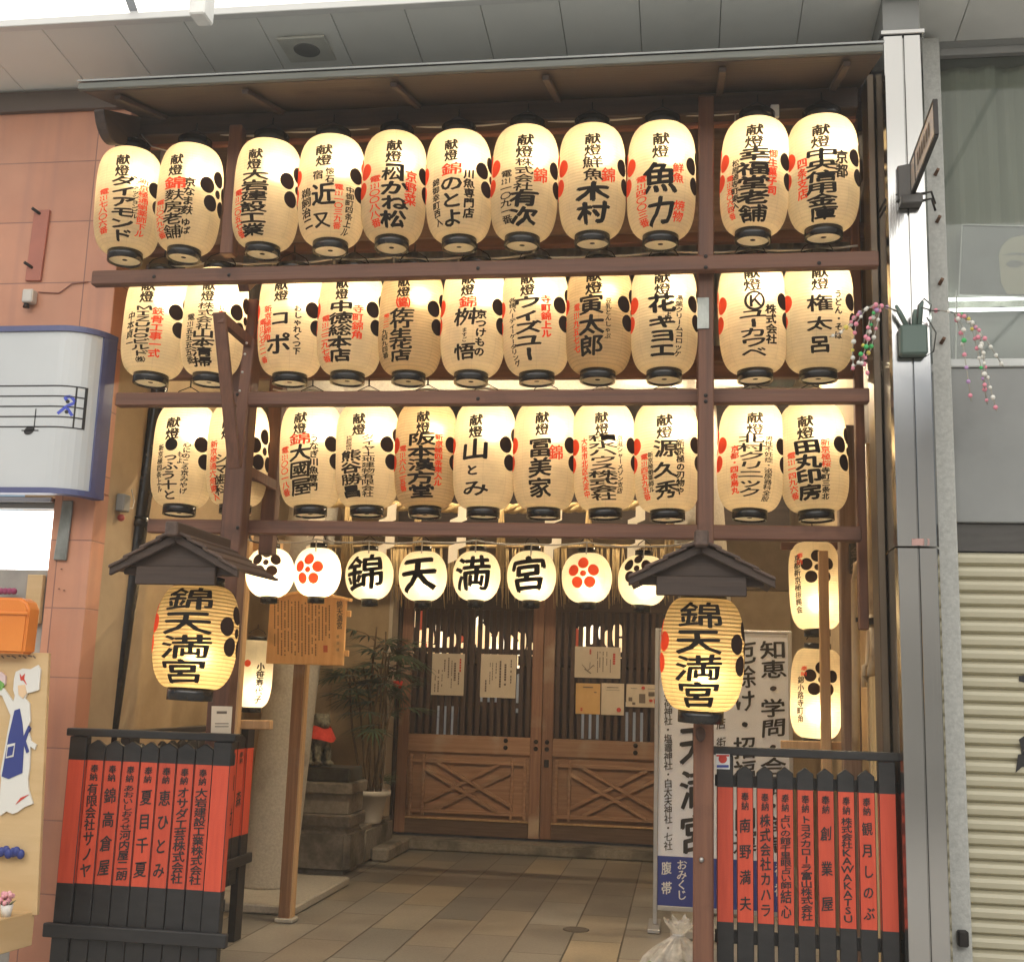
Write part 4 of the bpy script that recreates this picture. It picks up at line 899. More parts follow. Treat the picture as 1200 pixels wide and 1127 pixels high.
# papers
def sheet(x0, y0, x1, y1, label, m_=SHEET, kind=0):
    Y = YD-.035; a, b = at(x0, y0, Y), at(x1, y1, Y)
    t = thing('notice_sheet', label, 'notice', ((a.x+b.x)/2, Y, b.z), 0, 'papers pinned to the lattice doors')
    m = MB(); n = 8; V = []
    for i in range(n+1):
        x = a.x+(b.x-a.x)*i/n
        for j in range(n+1): z = b.z+(a.z-b.z)*j/n; V.append((x, Y-.003-.006*math.sin(i*1.1+x*9)*math.cos(j*.9+x*5), z))
    m.raw(V, [(i*(n+1)+j, (i+1)*(n+1)+j, (i+1)*(n+1)+j+1, i*(n+1)+j+1) for i in range(n) for j in range(n)])
    for f in m.bm.faces: f.smooth = True
    m.build('paper', m_, t)
    w_, h_ = b.x-a.x, a.z-b.z; rnd = random.Random(x0)
    ik = Ink(lambda u, v, l: Vector((a.x+w_*u, Y-.013-l, b.z+h_*v))); ir = Ink(lambda u, v, l: Vector((a.x+w_*u, Y-.013-l, b.z+h_*v)))
    def col(i_, u, v0, v1, t_=.03):
        v = v0
        while v > v1:
            s = rnd.uniform(.035, .06)
            if rnd.random() > .12: i_.rect(u-t_/2, u+t_/2, v-s, v)
            v -= s*1.25
    if kind == 0:
        col(ir, .88, .88, .6, .05); col(ik, .84, .55, .3, .04)
        for u, v0, v1, t_ in ((.72, .78, .35, .06), (.62, .9, .2, .025), (.52, .9, .45, .04), (.40, .85, .6, .04), (.33, .6, .25, .025), (.22, .6, .1, .04), (.12, .45, .1, .03)): col(ik, u, v0, v1, t_)
    elif kind == 1:
        for u, v0, v1, t_ in ((.86, .88, .3, .03), (.70, .78, .3, .055), (.56, .85, .25, .045), (.44, .8, .45, .025), (.34, .8, .4, .02), (.27, .8, .3, .02), (.16, .4, .12, .04)): col(ik, u, v0, v1, t_)
    elif kind == 2:
        col(ir, .86, .85, .5, .05); col(ir, .34, .92, .75, .04)
        for u, v0, v1 in ((.78, .6, .2), (.70, .85, .4), (.62, .85, .15), (.55, .85, .35), (.5, .85, .2)): col(ik, u, v0, v1, .018)
        for a_ in ((.22, .28, .36, .14, .03), (.26, .26, .16, .42, .015), (.28, .22, .42, .42, .02), (.33, .33, .34, .5, .012), (.36, .36, .44, .38, .01)): ik.line(*a_)
    elif kind == 3: ik.rect(.3, .7, .86, .89); col(ir, .25, .2, .1, .08); ik.rect(.75, .85, .7, .73)
    elif kind == 4: ik.rect(.25, .75, .86, .88); ik.rect(.2, .8, .78, .79); ir.disc(.78, .17, .1, .07)
    else:
        ik.rect(.08, .2, .25, .42); ik.rect(.42, .62, .18, .58); ik.rect(.72, .92, .5, .68); ir.disc(.55, .84, .06, .07); ir.disc(.80, .3, .06, .06); ir.line(.92, .18, .9, .38, .03)
        ik.rect(.2, .3, .1, .2); ik.rect(.15, .35, .8, .82); ik.rect(.7, .95, .8, .82)
    ik.build('print', OLD_FLAT, t, local=False); ir.build('red_print', R_FLAT, t, local=False)
sheet(507, 765, 543, 815, 'portrait cream paper with red heading column, left one on the left door', kind=0)
sheet(564, 766, 604, 818, 'portrait cream paper with curling right edge, right one on the left door', kind=1)
sheet(674, 757, 727, 795, 'wide cream paper with a bare branch drawing, high on the right door', kind=2)
sheet(675, 800, 703, 837, 'small yellowish paper, lower left of the papers on the right door', SHEET_Y, 3)
sheet(705, 800, 731, 838, 'small pale paper with a red seal at its lower corner on the right door', kind=4)
sheet(734, 801, 770, 829, 'wide leaflet with three dark pictures, lowest right on the right door', kind=5)
# courtyard glimpsed through the lattice
t = thing('courtyard_hall', 'dark shrine hall seen through the door lattice', 'building', (-1.3, 14.2, 0))
MB().box(-3.4, 1.2, 14.2, 14.4, 0, 4.5).build('wall', DKX, t)
MB().box(-3.6, -3.4, 11.6, 14.4, 0, 4.5).build('side_wall', DKY, t)
MB().box(-3.2, -.2, 12.6, 13.6, 1.75, 1.85).build('eave', DKX, t)
GL = emit('far_lantern_glow', (1, .70, .36), 1.1); GLW = emit('far_white_lantern_glow', (1, .84, .6), 1.5); GLR = emit('far_red_lantern_glow', (.7, .12, .05), .3)
rl = random.Random(3)
for i in range(56):  # lanterns added to make the bright slits in the lattice
    px = rl.choice((rl.uniform(478, 626), rl.uniform(478, 626), rl.uniform(672, 768))); py = rl.choice((rl.uniform(722, 760), rl.uniform(735, 790), rl.uniform(745, 765)))
    q = at(px, py, rl.uniform(11.9, 13.9)); k = rl.uniform(.22, .85); sd = "left" if px < 640 else "right"; tt = thing('added_slit_lantern', f'added lantern that makes bright lattice slits in the {sd} door', 'lantern', q, 0, f'added lanterns behind the {sd} door')
    m = MB(); m.lathe([(.02*k, -.17*k), (.055*k, -.14*k), (.07*k, -.05*k), (.07*k, .05*k), (.055*k, .14*k), (.02*k, .17*k)], 14); m.build('shade', rl.choice((GL, GL, GLW, GL, GLW, GL, GL, GL, GLR)), tt, local=True)
    MB().box(-.03*k, .03*k, -.03*k, .03*k, .17*k, .2*k).build('cap', LACQ, tt, local=True)
for px, py, w_ in ((572, 800, .10), (608, 812, .05), (690, 842, .12), (745, 845, .12), (524, 845, .12)):  # glowing cloths added as the pale streaks low in the lattice
    q = at(px, py, 12.2); tt = thing('added_slit_cloth', f'added glowing cloth that makes pale slits low in the {"left" if px < 640 else "right"} door lattice', 'banner', q, 0, f'added cloths behind the {"left" if px < 640 else "right"} door')
    m = MB(); m.raw([(-w_+2*w_*k/6, .02*math.sin(k*1.7), z) for z in (-.2, .2) for k in range(7)], [(k, k+1, k+8, k+7) for k in range(6)]); m.build('cloth', emit('glowing_cloth', (.8, .82, .8), .08), tt, local=True)
    m = MB(); m.tube([(-w_-.02, 0, .2), (w_+.02, 0, .2)], .008, 6); m.build('rod', DKX, tt, local=True)

# ---------------------------------------------------------------- torii, plinth, rope
PX, PY = at(311, 1050, 8.40).x, 8.40
t = thing('stone_torii', 'grey granite torii gate with leaning round pillars behind the notice post', 'torii', (xmid, PY, 0))
for s in (-1, 1):
    bx = xmid+s*(xmid-PX); m = MB(); prof = [(.205, .06), (.205, .08), (.198, .1), (.19, 1.5), (.18, 3.0), (.172, 4.1)]
    m.lathe(prof, 40, (bx, PY, 0), lean=(-s*.066, 0)); m.build('pillar', STONE, t)
    MB().box(bx-.36, bx+.46 if s < 0 else bx+.36, PY-.72, PY+.55, .004, .062).build('plinth', STONE, t, bevel=.01)
MB().box(xmid-1.75, xmid+1.75, PY-.09, PY+.09, 3.62, 3.84).build('tie_beam', STONE, t, bevel=.01)
m = MB(); pts = [(xmid-2.1, 4.12), (xmid-1.2, 4.06), (xmid+1.2, 4.06), (xmid+2.1, 4.12), (xmid+2.15, 4.3), (xmid-2.15, 4.3)]
m.prism([(x, PY-.14, z) for x, z in pts], (0, .28, 0)); m.build('top_beam', STONE, t, bevel=.01)
# rope with zigzag paper and straw tassels
YRP = 8.12
t = thing('sacred_rope', 'straw rope with white zigzag papers and tassels hung across the torii behind the bottom lanterns', 'rope', at(600, 590, YRP))
m = MB()
for s in range(3):
    P = []
    for i in range(121):
        k = i/120; px = 385+(800-385)*k; q = at(px, 589+7*math.sin(k*math.pi*1.0), YRP); a = i*.55+s*2.094
        P.append(q+Vector((0, math.sin(a), math.cos(a)))*.020)
    m.tube(P, .019, 8)
m.build('rope', STRAW, t)
for px in (408, 490, 588, 690, 785):
    m = MB(); q = at(px, 592, YRP-.03); e = at(px-1, 663, YRP-.03); rr = random.Random(px)
    for k in range(22):
        dx, dy = rr.uniform(-.035, .035), rr.uniform(-.03, .03)
        m.tube([q+Vector((dx*.35, dy*.35, 0)), q.lerp(e, .3)+Vector((dx*.6, dy*.6, 0)), e+Vector((dx*1.2, dy, rr.uniform(-.05, .06)))], .0055, 5)
    m.build('straw_tassel', STRAW, t)
for px in (455, 538, 649, 746, 372):
    q = at(px, 594, YRP-.05); s = mpp(q); m = MB(); z = q.z; x = q.x; w_ = 11*s; h_ = 20*s; rr = random.Random(px)
    for k in range(4):
        o = (-1)**k*4.5*s; y = q.y-.006*k; sk = -6*s
        m.prism([(x+o-w_/2, y, z), (x+o+w_/2, y, z-sk*.8), (x+o+w_/2, y-.004, z-h_-sk*.8), (x+o-w_/2, y-.004, z-h_)], (0, .0016, 0)); z -= h_*.78
    m.build('zigzag_paper', SHIDE, t)
m = MB(); rr = random.Random(5)
for k in range(230):
    px = rr.choice((385, 440, 470, 500, 528, 560, 592, 622, 655, 690, 720, 750, 780))+rr.gauss(0, 7); q = at(px, 640, YRP+.05); e = at(px+rr.gauss(0, 2.5), rr.uniform(697, 714), YRP+.05)
    m.tube([q, q.lerp(e, .5)+Vector((rr.gauss(0, .006), 0, 0)), e], [.004, .003, .0012], 4)
fr = m.build('straw_fringe', STRAW, t); fr['kind'] = 'stuff'
m = MB(); m.tube([at(380+i*22, 640, YRP+.05) for i in range(20)], .012, 8); m.build('fringe_rope', STRAW, t)

# ---------------------------------------------------------------- pedestal with guardian dog
def zpx(py, Y, px=390): return at(px, py, Y).z
YP = 9.32
xr = at(408, 1000, YP).x; xl = xr-.58
t = thing('stone_pedestal', 'stepped dark stone pedestal carrying the bibbed guardian statue', 'pedestal', (xr-.4, YP+.35, 0))
zz = [0.0, zpx(970, YP), zpx(955, YP), zpx(931, YP), zpx(917, YP)]
MB().box(xl, xr, YP, YP+.52, 0.002, zz[1]).build('base_block', DSTONE, t, bevel=.05, seg=3)
MB().box(xl+.02, xr-.005, YP+.02, YP+.50, zz[1]+.001, zz[2]).build('lower_moulding', DSTONE, t, bevel=.012)
MB().box(xl+.04, xr-.03, YP+.05, YP+.47, zz[2]+.001, zz[3]).build('shaft', DSTONE, t, bevel=.008)
MB().box(xl+.01, xr-.005, YP+.01, YP+.51, zz[3]+.001, zz[4]).build('cap_slab', DSTONE, t, bevel=.012)
t = thing('stone_footing', 'low dark stone footing behind the pedestal under the potted palm', 'footing', (-2.7, 10.2, 0))
MB().box(-3.3, -2.66, 9.98, 10.95, .002, .30).build('block', DSTONE, t, bevel=.03, seg=2)
MB().box(-2.655, -2.50, 10.15, 10.97, .002, .12).build('kerb', DSTONE, t, bevel=.02)
def fuse(name, parts, m_, parent, vox=.012, smooth=6, rough=0):
    """ellipsoids melted into one continuous skin"""
    mb = MB()
    for c, r, *rot in parts:
        b2 = bmesh.new(); bmesh.ops.create_icosphere(b2, subdivisions=3, radius=1)
        rx = rot[0] if rot else (0, 0, 0)
        mt = Matrix.Translation(c) @ Matrix.Rotation(R(rx[2]), 4, 'Z') @ Matrix.Rotation(R(rx[1]), 4, 'Y') @ Matrix.Rotation(R(rx[0]), 4, 'X') @ Matrix.Diagonal((*((r,)*3 if not isinstance(r, tuple) else r), 1))
        bmesh.ops.transform(b2, matrix=mt, verts=b2.verts)
        idx = {v: mb.bm.verts.new(v.co) for v in b2.verts}
        for f in b2.faces: mb.bm.faces.new([idx[v] for v in f.verts])
        b2.free()
    me = bpy.data.meshes.new(name+'_tmp'); mb.bm.to_mesh(me); mb.bm.free()
    o = bpy.data.objects.new(name+'_tmp', me); C.objects.link(o)
    rm = o.modifiers.new('r', 'REMESH'); rm.mode = 'VOXEL'; rm.voxel_size = vox
    sm = o.modifiers.new('s', 'SMOOTH'); sm.factor = .5; sm.iterations = smooth
    bpy.context.view_layer.update(); dg = bpy.context.evaluated_depsgraph_get()
    me2 = bpy.data.meshes.new_from_object(o.evaluated_get(dg)); me2.name = name
    bpy.data.objects.remove(o)
    if rough:                      # crumpled folds
        for v in me2.vertices:
            c = v.co; n1 = abs(noise.noise(c*9))+.6*abs(noise.noise(c*21+Vector((4, 2, 7)))); v.co = c+v.normal*(.5*rough-n1*rough*1.6)
    for p in me2.polygons: p.use_smooth = True
    return obj(name, me2, m_, parent)
bz = zz[4]
t = thing('statue_plinth', 'black stone slab between the pedestal cap and the guardian dog', 'plinth', (xr-.38, YP+.35, bz))
bz2 = zpx(899, YP+.1)
MB().box(xl+.05, xr-.04, YP+.07, YP+.46, bz+.001, bz2).build('slab', mat('black_stone', (.05, .055, .05), (.10, .105, .09), rough=.55, scale=(20, 20, 20), bump=.3), t, bevel=.012)
# dog sits facing right-front, head turned to the viewer
hs = (zpx(838, YP+.2)-bz2)
q = at(372, 899, YP+.24)
t = thing('guardian_dog_statue', 'seated dark stone guardian dog wearing a bright red bib', 'statue', (q.x, YP+.24, bz2), R(-32))
BRONZE = mat('mossy_dark_stone', (.08, .078, .055), (.27, .25, .18), rough=.7, scale=(34, 34, 34), bump=.7, contrast=(.35, .65))
k = hs/.43
P = [((-.02, 0, .20), (.075, .075, .13), (0, 18, 0)), ((-.085, 0, .10), (.095, .09, .10)), ((.03, 0, .25), (.07, .075, .09)), ((.035, 0, .32), (.055, .06, .07)),
     ((.045, -.01, .375), (.07, .072, .068)), ((.10, -.03, .352), (.042, .046, .034)), ((.095, -.028, .335), (.036, .040, .02)), ((.03, -.065, .42), (.018, .026, .03)), ((.03, .055, .42), (.018, .026, .03)),
     ((.085, -.05, .385), (.018, .018, .014)), ((.09, .0, .388), (.018, .018, .014)), ((.128, -.038, .365), (.012, .014, .010)),
     ((.06, -.06, .12), (.032, .032, .10), (0, -6, 0)), ((.06, .055, .12), (.032, .032, .10), (0, -6, 0)), ((.085, -.062, .022), (.048, .034, .024)), ((.085, .058, .022), (.048, .034, .024)),
     ((-.06, -.085, .075), (.075, .038, .07)), ((-.06, .085, .075), (.075, .038, .07)), ((.0, -.095, .022), (.06, .032, .022)), ((.0, .095, .022), (.06, .032, .022)),
     ((-.165, 0, .16), (.04, .05, .11), (0, -14, 0)), ((-.15, .0, .27), (.045, .055, .05))]
for a in range(9):                                     # mane curls
    an = -2.4+a*.6; P.append(((-.005+.02*math.cos(a*2), .078*math.sin(an), .345+.075*math.cos(an)), .026))
P = [(tuple(x*k for x in c), tuple(x*k for x in r) if isinstance(r, tuple) else r*k, *ro) for c, r, *ro in P]
fuse('body', P, BRONZE, t, .009*k, 3)
BIB = mat('red_cloth', (.62, .035, .02), (.78, .07, .04), rough=.8, scale=(30, 30, 30), bump=.2)
m = MB(); n = 18; V = []
for j in range(7):
    f = j/6
    for i in range(n+1):
        an = R(-105+210*i/n); rr_ = .078+.035*f+.008*math.sin(i*1.4)*f
        V.append(((.035+rr_*math.cos(an)+.012*f)*k, (-.004+(rr_+.004)*math.sin(an))*k, (.318-.115*f*(1-.25*abs(math.sin(an)))+.02*(1-math.cos(an))*(1-f))*k))
m.raw(V, [(j*(n+1)+i, j*(n+1)+i+1, (j+1)*(n+1)+i+1, (j+1)*(n+1)+i) for j in range(6) for i in range(n)])
for f in m.bm.faces: f.smooth = True
m.build('bib', BIB, t, local=True)
m = MB(); m.tube([((.03+.068*math.cos(a*.35))*k, .072*math.sin(a*.35)*k, (.325+.012*math.cos(a*.35+2.6))*k) for a in range(19)], .008*k, 8); m.build('bib_tie', BIB, t, local=True)

# ---------------------------------------------------------------- potted palm
q = at(431, 985, 10.35)
bp_ = Vector((at(434, 965, 10.35).x, 10.35, .30))
pt_ = at(430, 925, 10.35).z
t = thing('potted_palm', 'dark green fan palm with thin canes in a tall white pot beside the doors', 'plant', bp_)
ph = pt_-.30
MB().lathe([(.085, 0), (.095, .02), (.135, ph-.05), (.165, ph-.045), (.168, ph), (.15, ph), (.14, ph-.03), (.02, ph-.03)], 32).build('pot', POTW, t, local=True)
rr = random.Random(11)
mc = MB(); ml = MB()
def fan(c, dirv, size, nb, mb):
    dirv = dirv.normalized(); side = dirv.cross(Vector((0, 0, 1)));  side = side.normalized() if side.length > .01 else Vector((1, 0, 0)); up_ = side.cross(dirv)
    for k in range(nb):
        a = R(-85+170*k/(nb-1))+rr.uniform(-.06, .06); L_ = size*(1-.25*abs(a)/1.5)*rr.uniform(.85, 1.1); d = (dirv*math.cos(a)+side*math.sin(a)).normalized()
        w_ = size*.042; wv = d.cross(up_).normalized()*w_; P0 = c+d*size*.08; droop = rr.uniform(.12, .4)*L_
        pts = [P0+d*L_*f-Vector((0, 0, droop*f*f)) for f in (0, .35, .7, 1)]
        ws = (.35, 1, .8, .05); V = []
        for p_, s_ in zip(pts, ws): V += [p_-wv*s_+up_*.15*w_, p_, p_+wv*s_+up_*.15*w_]
        mb.raw(V, [q_ for i in range(3) for q_ in ((3*i, 3*i+1, 3*i+4, 3*i+3), (3*i+1, 3*i+2, 3*i+5, 3*i+4))])
for sidx in range(10):
    bx, by = rr.uniform(-.09, .09), rr.uniform(-.09, .09); top = Vector((bx+rr.uniform(-.20, .16), by-rr.uniform(-.12, .18), rr.uniform(1.0, 1.95))); base = Vector((bx, by, ph-.04))
    P_ = [base.lerp(top, f)+Vector((.02*math.sin(f*5+sidx), .02*math.cos(f*4+sidx), 0)) for f in (0, .25, .5, .75, 1)]; mc.tube(P_, [.013, .012, .011, .010, .008], 7)
    for j in range(rr.randint(4, 6)):
        f = rr.uniform(.68, 1); c = base.lerp(top, f); az = rr.uniform(0, 6.28); el = rr.uniform(-.1, .75); d = Vector((math.cos(az)*math.cos(el), math.sin(az)*math.cos(el), math.sin(el)))
        e = c+d*rr.uniform(.10, .20); mc.tube([c, c.lerp(e, .5)+Vector((0, 0, .02)), e], .0035, 5); fan(e, d+Vector((0, 0, -.25)), rr.uniform(.20, .31), rr.randint(11, 15), ml)
for j in range(7):
    az = rr.uniform(0, 6.28); c = Vector((0, 0, ph)); d = Vector((math.cos(az), math.sin(az), rr.uniform(.3, .9))); fan(c+d*.12, d, .16, 7, ml)
mc.build('canes', CANE, t, local=True); ml.build('fronds', LEAF, t, local=True)
t = thing('hanging_air_plant', 'small spiky plant in a red holder hung at the left door edge', 'plant', at(466, 810, 11.1))
m = MB()
for k in range(46):
    a = rr.uniform(0, 6.28); L_ = rr.uniform(.1, .2); e = rr.uniform(-1.2, .5); d = Vector((math.cos(a)*math.cos(e), math.sin(a)*math.cos(e), math.sin(e))); m.tube([(0, 0, .02), d*L_*.5+Vector((0, 0, .03)), d*L_+Vector((0, 0, -.05))], [.006, .005, .001], 4)
m.build('leaves', LEAF, t, local=True); MB().lathe([(.03, .03), (.05, .10), (.04, .1)], 12).build('red_holder', BIB, t, local=True)

# ---------------------------------------------------------------- wooden notice board on its post
YN = 7.42
t = thing('notice_board', 'cedar notice board of brush writing on a tall square post, lit orange', 'notice board', gr(335, 1080))
q = gr(335, 1080); m = MB()
pt2 = at(357, 785, 7.5)
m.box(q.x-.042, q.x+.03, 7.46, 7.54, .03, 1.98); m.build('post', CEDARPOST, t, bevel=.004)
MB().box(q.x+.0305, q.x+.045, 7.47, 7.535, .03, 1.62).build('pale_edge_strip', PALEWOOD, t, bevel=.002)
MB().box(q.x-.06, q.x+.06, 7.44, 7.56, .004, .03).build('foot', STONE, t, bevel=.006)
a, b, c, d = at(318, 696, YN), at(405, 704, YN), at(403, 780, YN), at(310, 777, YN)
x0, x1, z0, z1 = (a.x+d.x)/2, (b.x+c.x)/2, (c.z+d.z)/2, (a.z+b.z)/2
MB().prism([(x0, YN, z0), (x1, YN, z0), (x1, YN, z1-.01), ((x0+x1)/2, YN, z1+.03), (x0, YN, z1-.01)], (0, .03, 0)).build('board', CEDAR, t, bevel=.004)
m = MB()
for s in (0, 1):
    xe, xm_ = (x0-.03, (x0+x1)/2) if s == 0 else (x1+.03, (x0+x1)/2); m.bar((xe, YN+.0, z1-.012), (xm_, YN+.0, z1+.04), .02, .075)
m.build('coping', CEDAR, t, bevel=.003)
for z in (z0+.08, z1-.1): MB().box(x1+.001, x1+.03, YN+.005, YN+.03, z-.02, z+.02).build('batten_end', CEDAR, t, bevel=.003)
ik = px_ink(YN, .002); ik.column('錦天満宮', 398, -704, -737, 6.5, .02); ik.column('御由緒', 396, -742, -765, 3); 
ik.build('title', OLD_FLAT, t, local=False)
ik = px_ink(YN, .002); rr = random.Random(4)
for i in range(17):
    x = 386-i*4.0; y = 702+rr.uniform(0, 4)+(6 if i < 3 else 0); ye = 768-rr.uniform(0, 6)-(18 if i < 4 else 0)
    while y < ye:
        h = rr.uniform(1.6, 2.6)
        if rr.random() > .1: ik.rect(x-.7, x+.7, -(y+h), -y)
        y += h*1.3
ik.build('small_writing', flat('faint_ink', (.24, .11, .045), .7), t, local=False)
ik = px_ink(YN, .002); ik.rect(379, 384, -764, -756); ik.build('red_seal', flat('seal_red', (.6, .13, .05), .6), t, local=False)

# ---------------------------------------------------------------- white shrine sign
YSN = 8.0
a, b = at(768, 736, YSN), at(928, 739, YSN); zbm = at(770, 1060, YSN).z; zbl = at(770, 1002, YSN).z
t = thing('shrine_sign', 'tall white sign of black brush characters with a blue foot, behind the right post', 'sign', ((a.x+b.x)/2, YSN, 0))
fr = .028
MB().box(a.x+fr, b.x-fr, YSN, YSN+.02, zbl, a.z-.02).build('panel', WHITE, t)
MB().box(a.x+fr, b.x-fr, YSN-.001, YSN+.02, zbm, zbl-.001).build('blue_panel', BLUE, t)
ALU = mat('grey_aluminium', (.42, .42, .42), (.5, .5, .5), rough=.4, metal=.5, bump=0)
for x in (a.x, b.x-fr): MB().box(x, x+fr-.001, YSN-.012, YSN+.03, .03 if x < 0 else .03, a.z).build('upright', ALU, t, bevel=.003)
MB().box(a.x+fr, b.x-fr, YSN-.01, YSN+.028, a.z-.019, a.z).build('top_rail', ALU, t, bevel=.003)
MB().box(a.x+fr, b.x-fr, YSN-.01, YSN+.028, zbm-.03, zbm-.001).build('bottom_rail', ALU, t, bevel=.003)
for x in (a.x, b.x-fr): MB().box(x-.03, x+.05, YSN-.18, YSN+.2, .004, .028).build('foot', ALU, t, bevel=.004)
ik = px_ink(YSN, .003)
ik.column('厄除け・招福・開運', 873, -752, -1001, 24, .02, fill=.86); ik.column('知恵・学問・合格・商売', 906, -750, -1001, 27, .02, fill=.86)
ik.column('錦天満宮', 815, -795, -1002, 34, .03, fill=.88)
ik.column('末社・日之出稲荷神社・塩竈神社・白太夫神社・七社', 783, -745, -996, 9, .012)
ik.column('錦市場商店街唯一の神社', 845, -745, -996, 10, .012)
ik.build('lettering', K_FLAT, t, local=False)
ik = px_ink(YSN, .003); ik.column('おみくじ', 799, -1007, -1054, 11, .02); ik.column('腹帯', 781, -1005, -1052, 11, .03, fill=.62)
for x, s in ((823, 'お守り'), (848, '御札'), (872, '絵馬'), (895, '御朱印'), (914, '祈祷')): ik.column(s, x, -1007, -1054, 11, .02)
ik.build('white_lettering', W_FLAT, t, local=False)

# ---------------------------------------------------------------- rubbish bag
q = gr(790, 1118); 
t = thing('rubbish_bag', 'knotted translucent white rubbish bag with coloured litter, at the foot of the right post', 'bag', (at(792, 1100, 6.5).x, 6.5, 0))
BAG = bpy.data.materials.new('thin_white_plastic'); BAG.use_nodes = True; nt = BAG.node_tree; nt.nodes.clear(); L = nt.links
o_ = nd(nt, 'ShaderNodeOutputMaterial'); df = nd(nt, 'ShaderNodeBsdfDiffuse'); df.inputs[0].default_value = (.78, .77, .74, 1); tr = nd(nt, 'ShaderNodeBsdfTranslucent'); tr.inputs[0].default_value = (.7, .69, .66, 1)
gl = nd(nt, 'ShaderNodeBsdfGlossy'); gl.inputs['Roughness'].default_value = .22; tp = nd(nt, 'ShaderNodeBsdfTransparent')
a1 = nd(nt, 'ShaderNodeMixShader'); a1.inputs[0].default_value = .35; L.new(df.outputs[0], a1.inputs[1]); L.new(tr.outputs[0], a1.inputs[2])
a2 = nd(nt, 'ShaderNodeMixShader'); a2.inputs[0].default_value = .12; L.new(a1.outputs[0], a2.inputs[1]); L.new(gl.outputs[0], a2.inputs[2])
no = nd(nt, 'ShaderNodeTexNoise'); no.inputs['Scale'].default_value = 6; no.inputs['Detail'].default_value = 3; rm_ = nd(nt, 'ShaderNodeMapRange'); rm_.inputs[1].default_value = .35; rm_.inputs[2].default_value = .65; rm_.inputs[3].default_value = .12; rm_.inputs[4].default_value = .62; L.new(no.outputs['Fac'], rm_.inputs[0])
a3 = nd(nt, 'ShaderNodeMixShader'); L.new(rm_.outputs[0], a3.inputs[0]); L.new(a2.outputs[0], a3.inputs[1]); L.new(tp.outputs[0], a3.inputs[2]); L.new(a3.outputs[0], o_.inputs[0])
m = MB(); V = []; nu, nv = 110, 46
PR = [(0, .06), (.01, .15), (.05, .19), (.12, .195), (.19, .165), (.25, .115), (.30, .065), (.335, .030), (.35, .026), (.37, .045), (.41, .075), (.43, .085)]
for j_ in range(nv):
    z = .43*j_/(nv-1)
    for (za, ra), (zb, rb) in zip(PR, PR[1:]):
        if za <= z <= zb: r = ra+(rb-ra)*(z-za)/(zb-za); break
    f = min(1, .25+z*2.6)
    for i_ in range(nu):
        th = 2*math.pi*i_/nu; c = Vector((math.cos(th)*1.3, math.sin(th)*1.3, z*2.2))
        fold = noise.noise(Vector((math.cos(th)*3.2, math.sin(th)*3.2, z*1.2)))+.6*noise.noise(Vector((math.cos(th)*7.5, math.sin(th)*7.5, z*2.0+5)))
        cr_ = abs(noise.noise(Vector((math.cos(th)*r*22, math.sin(th)*r*22, z*22))))
        rr_ = r*(1+.30*f*fold)-.018*cr_*(1-z/.45)
        V.append((rr_*math.cos(th)+.05*z, rr_*math.sin(th)*.92, max(.003, z+.012*fold*(z > .36)*3)))
m.raw(V, [(j_*nu+i_, j_*nu+(i_+1) % nu, (j_+1)*nu+(i_+1) % nu, (j_+1)*nu+i_) for j_ in range(nv-1) for i_ in range(nu)])
for f in m.bm.faces: f.smooth = True
m.build('bag', BAG, t, local=True); t.scale = (.98, .95, .76)
m = MB(); m.tube([(.016+.03*math.cos(a_*.5), .028*math.sin(a_*.5), .342) for a_ in range(14)], .006, 6); m.build('tie', MARK_W, t, local=True)
rr = random.Random(8)
for k_ in range(9):
    a_ = rr.uniform(0, 6.28); q_ = (.10*math.cos(a_), .09*math.sin(a_), rr.uniform(.06, .17)); col = rr.choice(((.16, .24, .09), (.45, .40, .30), (.30, .07, .05), (.12, .14, .15), (.5, .36, .1), (.55, .53, .5)))
    fuse('litter', [(q_, (rr.uniform(.03, .06), rr.uniform(.02, .05), rr.uniform(.03, .06)))], mat('litter_paper', col, rough=.5, scale=(40, 40, 40)), t, .012, 1, .012)
for nm, col, P in (('green_wrapper', (.14, .22, .08), [((-.155, -.08, .10), (.035, .02, .10), (0, 24, 0))]), ('grey_packet', (.13, .15, .15), [((.02, -.16, .09), (.09, .02, .07), (0, 10, 0))]), ('red_scrap', (.30, .07, .06), [((-.10, -.15, .05), (.06, .02, .03), (0, 30, 0))]), ('paper_scrap', (.5, .45, .36), [((-.19, -.09, .04), (.03, .03, .05), (0, 28, 0))])):
    fuse(nm, P, mat(nm+'_m', col, rough=.45, scale=(40, 40, 40)), t, .01, 1)

# ================================================================ LANTERN RACK
t = thing('lantern_rack', 'brown timber rack of beams and posts carrying three rows of lanterns under a shallow eave', 'rack', (-.95, 4.9, 0))
YB1, YB2_, YB3 = 4.70, 4.86, 5.14
def beam(l, r, Y, th, dp, name='beam', m_=WX):
    a, b = at(*l, Y), at(*r, Y); m = MB(); m.bar(a, b, th, dp, up=Vector((0, 1, 0))); return m.build(name, m_, t, bevel=.005)
beam((110, 327.5), (1029, 305), YB1, .066, .05)
beam((138, 469), (1018, 464.5), YB2_, .062, .05)
beam((175, 616.5), (1009, 626), YB3, .064, .05)
# rear rails behind every row, reddish in the lantern light
beam((150, 293), (1015, 272), 5.35, .075, .05, 'rear_rail'); beam((190, 437), (1008, 434), 5.45, .075, .05, 'rear_rail'); 
